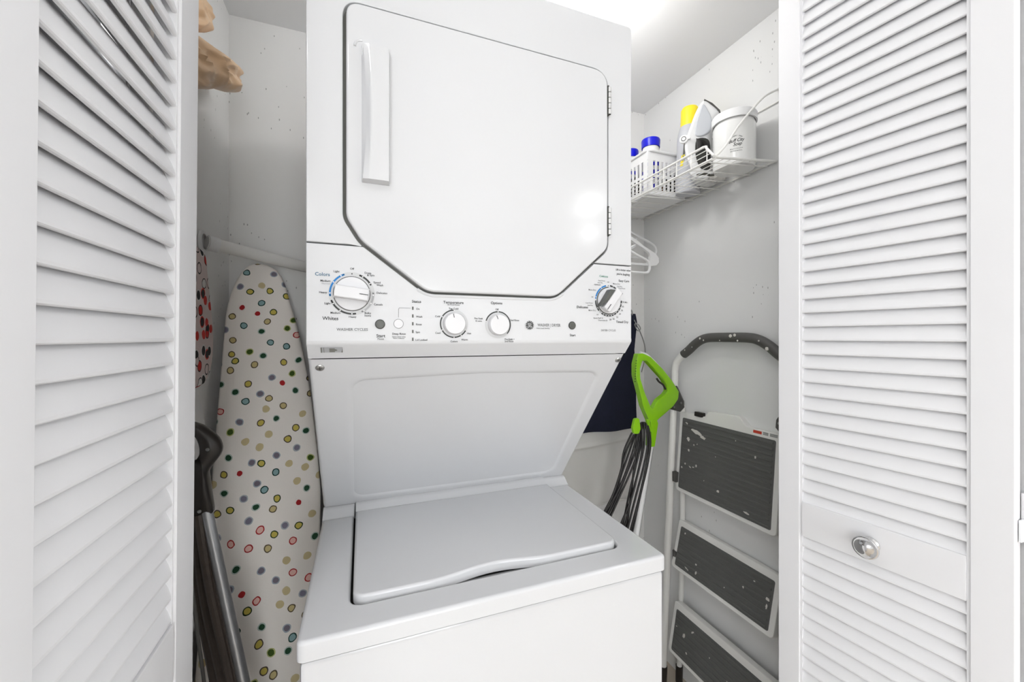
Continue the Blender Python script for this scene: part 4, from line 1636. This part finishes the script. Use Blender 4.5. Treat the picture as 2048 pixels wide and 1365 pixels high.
def hanger(Y, arm_px, flat_px=None, lab=''):
    """arm_px: centre line of the right half seen from the front, top to bottom bar"""
    R_ = [onY(px, py, Y) for px, py in arm_px]
    sl0 = (R_[1].z - R_[0].z) / (R_[1].x - R_[0].x)
    apex = Vector((HX, Y, R_[0].z + (HX - R_[0].x) * sl0))
    h = base('clothes_hanger', apex, lab, 'hanger', 'white plastic hangers under the wire shelf')
    zt = 1.7515
    hook = [Vector((HX, Y, apex.z)), Vector((HX, Y, (apex.z + zt) / 2 - .01)), Vector((HX + .012, Y, zt - .018)), Vector((HX + .010, Y, zt + .004)), Vector((HX, Y, zt + .010)), Vector((HX - .010, Y, zt + .002)), Vector((HX - .010, Y, zt - .010))]
    build('hook', MB().tube(spline(hook, 5), .0022, 8), M['whiteplastic'], h)
    end = R_[-1]
    m = MB()
    if flat_px is None:
        half_ = [apex] + R_ + [Vector((HX, Y, end.z))]
        full_ = half_ + [Vector((2 * HX - p.x, Y, p.z)) for p in half_[::-1]][1:-1]
        m.tube(spline(full_, 5, True), .0046, 10, closed=True)
    else:
        O_ = [(p.x, p.z) for p in [onY(px, py, Y) for px, py in flat_px[0]]]
        I_ = [(p.x, p.z) for p in [onY(px, py, Y) for px, py in flat_px[1]]]
        ring = [(HX, apex.z + .006)] + O_ + [(HX, O_[-1][1])] + [(HX, I_[0][1])] + I_ + [(HX, apex.z - .008)]
        for L in (ring, [(2 * HX - a_, b_) for a_, b_ in ring]):
            m.prism(L, lambda u, v, t: Vector((u, t, v)), Y - .006, Y + .006, bev=.0018)
        build('strap_notch', MB().tube(spline([onY(1268, 476, Y - .003), onY(1269, 484, Y - .003), onY(1272, 486, Y - .003), onY(1274, 482, Y - .003), onY(1273, 477, Y - .003)], 5), .0016, 8), M['whiteplastic'], h)
    build('frame', m, M['whiteplastic'], h)
    return h


hanger(1.27, [(1240, 452), (1284, 477), (1300, 486), (1309, 493), (1312, 502), (1308, 512), (1300, 517), (1262, 514)], lab='white tubular plastic hanger, farthest of the three under the shelf')
hanger(1.225, [(1240, 462), (1272, 482)] + [(1262, 530)], ([(1272, 481), (1287, 493), (1299, 501), (1310, 508), (1316, 517), (1316, 526), (1311, 532), (1300, 533), (1262, 530)],
                                        [(1262, 526), (1292, 527), (1298, 521), (1299, 513), (1296, 506), (1284, 497), (1270, 488)]), 'white plastic hanger with wide flat shoulders, middle of the three')
hanger(1.18, [(1240, 488), (1270, 508), (1292, 520), (1299, 530), (1298, 541), (1291, 546), (1262, 544)], lab='white tubular hanger hanging lowest, nearest of the three under the shelf')

# ------------------------------------------------------------------ navy and white cloths on the back wall
def cloth(name, outline, Y, mat, lab, cat, amp, freq, seed, thick=.006, extra=None):
    """hanging cloth: outline in x-z as (left_x, right_x, z) rows from top to bottom"""
    m = MB()
    NXc = 40
    rows_ = []
    NS = 60
    for j in range(NS + 1):
        t = j / NS * (len(outline) - 1)
        i = min(int(t), len(outline) - 2)
        f_ = t - i
        a, b = outline[i], outline[i + 1]
        xl, xr, z = a[0] + (b[0] - a[0]) * f_, a[1] + (b[1] - a[1]) * f_, a[2] + (b[2] - a[2]) * f_
        xl2, xr2 = xl, xr
        row = []
        for k in range(NXc + 1):
            x = xl2 + (xr2 - xl2) * k / NXc
            yy = Y + amp * math.sin(x * freq + seed + 1.5 * noise.noise(Vector((x * 6, z * 3, seed)))) * sstep(0, .35, j / NS) + amp * .6 * noise.noise(Vector((x * 9, z * 7, seed)))
            if extra:
                yy += extra(x, z)
            row.append(Vector((x, min(yy, YB - .012), z)))
        rows_.append(row)
    F = [[m.bm.verts.new(p) for p in r] for r in rows_]
    B = [[m.bm.verts.new(p + Vector((0, thick, 0))) for p in r] for r in rows_]
    fs = []
    for j in range(NS):
        for k in range(NXc):
            fs.append(m.bm.faces.new((F[j][k], F[j][k + 1], F[j + 1][k + 1], F[j + 1][k])))
            fs.append(m.bm.faces.new((B[j][k], B[j + 1][k], B[j + 1][k + 1], B[j][k + 1])))
    for j in range(NS):
        fs.append(m.bm.faces.new((F[j][0], F[j + 1][0], B[j + 1][0], B[j][0])))
        fs.append(m.bm.faces.new((F[j][NXc], B[j][NXc], B[j + 1][NXc], F[j + 1][NXc])))
    for k in range(NXc):
        fs.append(m.bm.faces.new((F[0][k], B[0][k], B[0][k + 1], F[0][k + 1])))
        fs.append(m.bm.faces.new((F[NS][k], F[NS][k + 1], B[NS][k + 1], B[NS][k])))
    bmesh.ops.recalc_face_normals(m.bm, faces=fs)
    return m


nv = base('navy_cloth', (1.0, 1.345, 1.36), 'dark navy cloth hanging from a hook in the back right corner', 'cloth')
YN = 1.335
p_ = lambda px, py: onY(px, py, YN)
out = [(p_(1262, 628).x, p_(1271, 628).x, p_(1268, 628).z), (p_(1240, 650).x, p_(1276, 645).x, p_(1268, 645).z), (.95, p_(1272, 700).x, p_(1270, 700).z), (.86, p_(1275, 760).x, p_(1270, 760).z),
       (.80, p_(1276, 810).x, p_(1270, 810).z), (.74, p_(1277, 858).x, p_(1270, 858).z)]
build('cloth_body', cloth('c', out, YN, M['navy'], '', '', .010, 30, 2), M['navy'], nv, smooth=80)
cd = MB().tube(spline([onY(1268, 640, 1.34), onY(1274, 652, 1.335), onY(1281, 666, 1.335), onY(1289, 690, 1.34), onY(1290, 715, 1.34), onY(1283, 745, 1.345)], 6), .0022, 8)
build('cord', cd, M['steel'], nv)
build('clasp', MB().tube(spline([onY(1270, 648, 1.330), onY(1277, 650, 1.330), onY(1281, 658, 1.330), onY(1276, 662, 1.330), onY(1271, 655, 1.330)], 4, True), .0022, 8, closed=True), M['steel'], nv)
hk2 = base('wall_hook', (1.026, YB, 1.37), 'small hook on the back wall holding the navy cloth', 'hook')
build('hook_body', MB().tube(spline([(1.022, YB - .002, 1.385), (1.022, YB - .035, 1.380), (1.022, YB - .045, 1.366), (1.022, YB - .038, 1.350)], 5), .003, 8), M['steel'], hk2)
YW = 1.358
q_ = lambda px, py: onY(px, py, YW)
out = [(.70, q_(1263, 850).x, .92), (.70, q_(1262, 900).x, .83), (.70, q_(1261, 940).x, .74), (.70, q_(1260, 1002).x, q_(1240, 1004).z)]
wc = base('white_cloth', (.88, 1.36, .92), 'white cloth with a crease hanging below the navy cloth in the back corner', 'cloth')
build('cloth_body', cloth('c', out, YW, M['whitecloth'], '', '', .006, 22, 5, extra=lambda x, z: -.008 * math.exp(-((z - .845 - .06 * (x - .9)) / .006) ** 2) - .012 * sstep(.70, .66, z) * 0), M['whitecloth'], wc, smooth=80)
build('hem', MB().tube([Vector((.70, YW - .003, q_(1240, 1000).z)), Vector((q_(1259, 1000).x, YW - .003, q_(1240, 1000).z))], .0022, 8), M['whitecloth'], wc)

# ------------------------------------------------------------------ green-handled steam mop
YM = 1.10
mp_ = base('steam_mop', (.75, YM, 0), 'floor steam cleaner with a lime green and white loop handle beside the washer', 'steam mop')


def gp(px, py, Y=YM):
    return onY(px, py, Y)


out_g = [(1272, 708), (1282, 707), (1297, 714), (1320, 737), (1340, 762), (1353, 783), (1352, 797), (1342, 812), (1325, 827), (1312, 838), (1306, 848), (1299, 850), (1293, 838), (1282, 812), (1274, 778), (1267, 752), (1267, 728)]
in_g = [(1281, 722), (1290, 722), (1306, 740), (1322, 758), (1330, 772), (1331, 782), (1325, 790), (1312, 800), (1302, 818), (1297, 812), (1286, 786), (1277, 758), (1276, 738)]
Og = resample([gp(*p) for p in out_g], 72)
Ig = resample([gp(*p) for p in in_g], 72)
if area_xz(Og) * area_xz(Ig) < 0:
    Ig = Ig[::-1]
best = min(range(72), key=lambda s: sum((Og[i] - Ig[(i + s) % 72]).length for i in range(0, 72, 4)))
Ig = [Ig[(i + best) % 72] for i in range(72)]
gm = MB()
ring_solid(gm, Og, Ig, .0125, (0, .10, .5, .90, 1), (.85, 1, 1.0, .95, .75))
go = build('loop_handle', gm, M['green'], mp_, smooth=50, label='lime green loop handle')
# white outer shell along the right edge
we = [gp(*p) for p in [(1284, 706), (1299, 712), (1322, 735), (1343, 761), (1356, 784), (1355, 799), (1344, 815), (1326, 830), (1314, 842), (1308, 858), (1303, 890), (1301, 894)]]
build('outer_shell', MB().tube([p + Vector((.001, .010, 0)) for p in spline(we, 5)], .0042, 10), M['whiteplastic'], mp_)
# trigger
build('trigger', MB().tube(spline([gp(1313, 757, YM - .008), gp(1318, 764, YM - .012), gp(1326, 770, YM - .012), gp(1331, 779, YM - .008)], 4), .0034, 8), M['blackplastic'], go)
sl_ = MB()
for k in range(9):
    c = gp(1272.5 - .3 * k, 722 + k * 5.2, YM - .0125)
    sl_.box(c.x - .0018, c.x + .0018, c.y - .0012, c.y + .001, c.z - .0014, c.z + .0014)
build('grip_slot', sl_, pbr('dark_green', (58, 104, 8), .5), go)
# neck: green shell on white tube
nk = MB()
nkp = [(1296, 840), (1308, 836), (1311, 846), (1308, 866), (1304, 892), (1296, 893), (1297, 868)]
nk.prism([(gp(*p).x, gp(*p).z) for p in nkp], lambda u, v, t: Vector((u, t, v)), YM - .015, YM + .012, bev=.003)
build('neck', nk, M['green'], mp_, label='lime green neck')
ta, tb_ = gp(1303, 880, YM + .002), gp(1273, 1065, YM + .002)
dq = (tb_ - ta).normalized()
te = ta + dq * ((ta.z - .05) / -dq.z)
build('tube', MB().tube([ta, te], .0100, 18), M['whiteplastic'], mp_)
sd = Vector((.0095, -.002, 0))
build('tube_strip', MB().tube([ta + sd * 1.0 + dq * .01, te + sd], .0026, 8), M['alu'], mp_)
build('mop_head', MB().box(te.x - .10, te.x + .12, YM - .06, YM + .09, .004, .05, .012, 3), M['whiteplastic'], mp_)
# cord hooks
hk3 = MB()
hk3.prism([(gp(*p, YM - .047).x, gp(*p, YM - .047).z) for p in fillet([(1268, 838), (1277, 836), (1280, 858), (1276, 868), (1266, 868), (1264, 856)], 4, 4)], lambda u, v, t: Vector((u, t, v)), YM - .052, YM - .042, bev=.002)
hk3.tube([gp(1272, 858, YM - .044), gp(1290, 856, YM - .006)], .0038, 8)
hk3.prism([(gp(*p).x, gp(*p).z) for p in fillet([(1285, 836), (1290, 837), (1296, 862), (1290, 862)], 2, 3)], lambda u, v, t: Vector((u, t, v)), YM - .020, YM - .012, bev=.001)
build('cord_hook', hk3, M['green'], mp_, label='lime green cord hook')
# wound cord: two bundles of loops
cm = MB()
random.seed(11)
b1 = [((1272, 866), (1260, 900), (1246, 940), (1230, 985), (1214, 1024)), ((1277, 864), (1270, 905), (1254, 945), (1236, 992), (1219, 1028)), ((1268, 870), (1252, 905), (1241, 945), (1226, 990), (1211, 1020)),
      ((1281, 866), (1275, 905), (1261, 945), (1240, 992), (1222, 1032)), ((1264, 866), (1248, 903), (1243, 938), (1234, 985), (1216, 1026)), ((1275, 868), (1265, 905), (1250, 950), (1232, 990), (1212, 1022))]
b2 = [((1284, 848), (1281, 890), (1271, 935), (1258, 990), (1246, 1050)), ((1288, 846), (1288, 890), (1278, 938), (1264, 992), (1250, 1052)), ((1292, 848), (1295, 890), (1287, 935), (1272, 992), (1256, 1055)),
      ((1285, 850), (1276, 890), (1268, 938), (1262, 990), (1253, 1056)), ((1294, 852), (1299, 890), (1291, 940), (1278, 998), (1262, 1058)), ((1283, 852), (1284, 900), (1276, 945), (1262, 1000), (1243, 1046)), ((1296, 852), (1301, 885), (1295, 930), (1282, 985), (1266, 1058))]
for i, L in enumerate(b1 + b2):
    yy = YM - .030 - .006 * (i % 3)
    P = [gp(a, b, yy - .004 * k) for k, (a, b) in enumerate(L)]
    P.append(P[-1] + (P[-1] - P[-2]) * .8)
    cm.tube(spline(P, 6), .0032, 8)
for i in range(3):
    cm.tube(spline([gp(1276 + i * 2, 862, YM - .034), gp(1279 + i * 2, 852, YM - .032), gp(1284 + i * 2, 846, YM - .03), gp(1289 + i * 1.5, 850, YM - .03)], 5), .0036, 8)
build('power_cord', cm, M['blackcord'], mp_, smooth=60)

# ------------------------------------------------------------------ folding step ladder against the right wall
lad = base('step_ladder', (1.07, .944, 0), 'white folding step ladder with dark grey ribbed treads leaning on the right wall', 'step ladder')
YC, HW = .944, .232


def lx(z):     # lean of the front rails
    return 1.0935 + (z - 1.15) * .052


def railpts(s):
    return [Vector((lx(.035), YC + s * HW, .035)), Vector((lx(.6), YC + s * HW, .6)), Vector((lx(1.0), YC + s * HW, 1.0)), Vector((lx(1.12), YC + s * HW, 1.118))]


ZH = 1.267
topring = [Vector((1.092, YC + HW, 1.145)), Vector((1.092, YC + HW - .008, 1.172)), Vector((1.092, YC + HW - .030, 1.196)), Vector((1.092, YC + .165, 1.221)), Vector((1.092, YC + .135, 1.244)), Vector((1.092, YC + .105, 1.260)),
           Vector((1.092, YC + .07, ZH)), Vector((1.092, YC, ZH + .001))]
right = [Vector((p.x, 2 * YC - p.y, p.z)) for p in topring]
full = topring + right[::-1][1:]
rail_l = railpts(1)
rail_r = railpts(-1)
build('front_rail', MB().tube(rail_l + spline(full[:4], 4), .0128, 16), M['whitemetal'], lad)
build('front_rail', MB().tube(rail_r + spline(right[:4], 4), .0128, 16), M['whitemetal'], lad)
grip = spline(full, 5)
grip = [p for p in grip if p.z > 1.203]
build('hand_grip', MB().tube(grip, .0152, 20), M['greyplastic'], lad, label='dark grey foam hand grip with paint specks')
for s in (1, -1):
    rr_ = [Vector((1.1035, YC + s * (HW - .026), 1.02)), Vector((1.1035, YC + s * (HW - .026), .5)), Vector((1.092, YC + s * (HW - .022), .045))]
    build('rear_rail', MB().tube(rr_, .0095, 12), M['whitemetal'], lad)
    build('rubber_foot', MB().tube([(1.091, YC + s * (HW - .022), .002), (1.0925, YC + s * (HW - .022), .06)], .0125, 14), M['blackplastic'], lad)
    build('rubber_foot', MB().tube([(lx(.002), YC + s * HW, .002), (lx(.06), YC + s * HW, .06)], .0155, 14), M['blackplastic'], lad)
    # pivot bracket
    bp = [(YC + s * (HW + .014), 1.000), (YC + s * (HW + .015), 1.022), (YC + s * (HW - .012), 1.030), (YC + s * (HW - .013), 1.088), (YC + s * (HW - .028), 1.091), (YC + s * (HW - .062), 1.040), (YC + s * (HW - .064), 1.018), (YC + s * (HW - .045), .999)]
    m = MB().prism(fillet(bp, .004, 3), lambda u, v, t: Vector((t, u, v)), 1.0725, 1.0765, bev=.0012)
    br = build('pivot_bracket', m, M['greyplastic'], lad)
    m.bm if False else None
    build('rivet', MB().lathe([(0, 0), (.0048, 0), (.0038, .003), (0, .0036)], (1.0725, YC + s * (HW - .022), 1.078), (-1, 0, 0), n=14), M['steel'], br)
    build('rivet', MB().lathe([(0, 0), (.0048, 0), (.0038, .003), (0, .0036)], (1.0725, YC + s * (HW - .052), 1.032), (-1, 0, 0), n=14), M['steel'], br)
    build('rivet', MB().lathe([(0, 0), (.0048, 0), (.0038, .003), (0, .0036)], (1.0725, YC + s * (HW - .018), 1.012), (-1, 0, 0), n=14), M['steel'], br)


def tread(z0, z1, x0, x1, ywid, name, nr, hump=False, mtop=.020):
    """plate leaning: bottom edge at x0 (farther from wall), top edge at x1"""
    up_v = Vector((x1 - x0, 0, z1 - z0))
    Lh = up_v.length
    uv = up_v.normalized()
    nn = Vector((-uv.z, 0, uv.x))     # out, towards the left
    yv = Vector((0, 1, 0))
    o = Vector((x0, .962, z0))

    def fn(u, v, t):
        return o + yv * u + uv * v + nn * t
    outl_ = [(-ywid, 0), (ywid, 0), (ywid, Lh)]
    rr = [.018, .018, .012]
    if hump:
        outl_ += [(ywid * .42, Lh), (ywid * .34, Lh + .022), (-ywid * .28, Lh + .026), (-ywid * .42, Lh)]
        rr += [.008, .012, .014, .010]
    outl_ += [(-ywid, Lh)]
    rr += [.012]
    m = MB().prism(fillet(outl_, rr, 5), fn, .004, -.020, bev=.0035, seg=2)
    pl_ = build(name, m, M['whitemetal'], lad, smooth=40)
    yw, ya, yb = ywid - .016, .014, Lh - mtop
    t = MB().prism(fillet([(-yw, ya), (yw, ya), (yw, yb), (-yw, yb)], .006, 4), fn, .0056, .001, bev=.0008)
    n_ = nr
    for k in range(n_):
        v = ya + .009 + (yb - ya - .018) * k / (n_ - 1)
        t.prism([(-yw + .006, v - .0032), (yw - .006, v - .0032), (yw - .006, v + .0032), (-yw + .006, v + .0032)], fn, .0086, .0050, bev=.0010, seg=1)
    build('ribbed_mat', t, M['tread'], pl_, smooth=30)
    return fn, pl_, Lh


fnA, plA, LA = tread(.712, .996, 1.074, 1.0985, .190, 'platform', 15, True, .020)
fnB, plB, LB = tread(.434, .600, 1.058, 1.0955, .192, 'step', 8, False, .020)
fnC, plC, LC = tread(.130, .305, 1.045, 1.0765, .194, 'step', 8, False, .022)
# button, labels, paint splatters on the platform
build('release_button', MB().prism(fillet([(.085, LA - .004), (.118, LA - .004), (.118, LA + .012), (.085, LA + .012)], .003, 3), fnA, .010, -.006, bev=.001), M['blackplastic'], plA)
m = MB()
m.poly([(-.130, LA - .004), (-.103, LA - .004), (-.103, LA - .0125), (-.130, LA - .0125)], lambda u, v: fnA(u, v, .0044))
build('warning_label', m, M['red'], plA, smooth=0, label='red warning label')
m = MB()
for k in range(3):
    m.poly([(-.150, LA - .004 - k * .003), (-.134, LA - .004 - k * .003), (-.134, LA - .0058 - k * .003), (-.150, LA - .0058 - k * .003)], lambda u, v: fnA(u, v, .0044))
    m.poly([(-.178, LA - .004 - k * .003), (-.155, LA - .004 - k * .003), (-.155, LA - .0058 - k * .003), (-.178, LA - .0058 - k * .003)], lambda u, v: fnA(u, v, .0044))
build('label_lines', m, M['greyprint'], plA, smooth=0)


def splat(m, fn, u, v, a, b, rot, t=.0089, n=12):
    rs = random.Random(int((u + 3) * 7919 + v * 104729))
    pts = []
    for k in range(n):
        an = 2 * PI * k / n
        q = 1 + rs.uniform(-.35, .3)
        x, y_ = a * q * math.cos(an), b * q * math.sin(an)
        pts.append((u + x * math.cos(rot) - y_ * math.sin(rot), v + x * math.sin(rot) + y_ * math.cos(rot)))
    m.poly(pts, lambda uu, vv: fn(uu, vv, t))


m = MB()
for (u, v, a, b, r) in [(.150, LA - .036, .007, .003, .5), (.105, LA - .058, .022, .006, .30), (.075, LA - .070, .012, .005, .2), (.138, LA - .090, .008, .007, 0), (.112, LA - .104, .003, .003, 0), (.098, LA - .098, .002, .002, 0),
                        (.133, LA - .128, .004, .004, 0), (.145, LA - .178, .003, .004, 0), (.122, LA - .184, .006, .002, .4), (.108, LA - .180, .004, .002, 0), (.096, LA - .172, .003, .005, 0), (-.118, LA - .082, .0035, .004, 0),
                        (.002, LA - .225, .0045, .0045, 0), (-.10, LA - .252, .010, .003, .1), (-.05, LA - .05, .002, .002, 0), (.16, LA - .195, .004, .003, .8), (.02, LA - .12, .0018, .0018, 0), (.06, LA - .21, .002, .002, 0)]:
    splat(m, fnA, u, v, a, b, r)
build('paint_splatter', m, M['paint_splat'], plA, smooth=0, kind='stuff')
m = MB()
for (u, v, a, b, r) in [(.150, LB - .035, .003, .003, 0), (.085, LB - .110, .004, .003, 0), (.08, LB - .135, .003, .006, .4), (.12, LB - .142, .010, .002, .2), (-.09, LB - .085, .003, .003, 0), (-.165, LB - .075, .006, .004, .2), (-.165, LB - .095, .003, .006, 0), (-.03, LB - .12, .002, .002, 0), (-.12, LB - .05, .003, .002, 0)]:
    splat(m, fnB, u, v, a, b, r)
build('paint_splatter', m, M['paint_splat'], plB, smooth=0, kind='stuff')
m = MB()
for (u, v, a, b, r) in [(.095, LC - .050, .007, .003, -.7), (.130, LC - .085, .005, .009, .3), (.165, LC - .075, .003, .002, 0), (.11, LC - .13, .004, .003, 0), (.02, LC - .08, .002, .002, 0), (-.05, LC - .1, .003, .002, 0)]:
    splat(m, fnC, u, v, a, b, r)
build('paint_splatter', m, M['paint_splat'], plC, smooth=0, kind='stuff')
for (z, s) in ((.742, 1), (.455, 1), (.470, -1), (.742, -1), (.15, -1)):
    build('side_clip', MB().box(1.062, 1.086, YC + s * (HW - .029) - .008, YC + s * (HW - .029) + .010, z, z + .036, .002), M['greyplastic'], lad)
# specks on the grip
m = MB()
for (y_, z_, a) in [(.10, 1.268, .004), (.085, 1.262, .003), (-.02, 1.276, .006), (-.035, 1.279, .005), (.02, 1.262, .002), (-.045, 1.262, .003), (-.115, 1.262, .003), (-.14, 1.24, .006), (.168, 1.226, .003), (.135, 1.238, .002)]:
    m.lathe([(0, 0), (a, 0), (a * .6, .001), (0, .001)], (1.092 - .0147, YC + y_, z_ - .004), (-1, 0, 0), n=8)
build('paint_speck', m, M['paint_splat'], lad, smooth=0, kind='stuff')
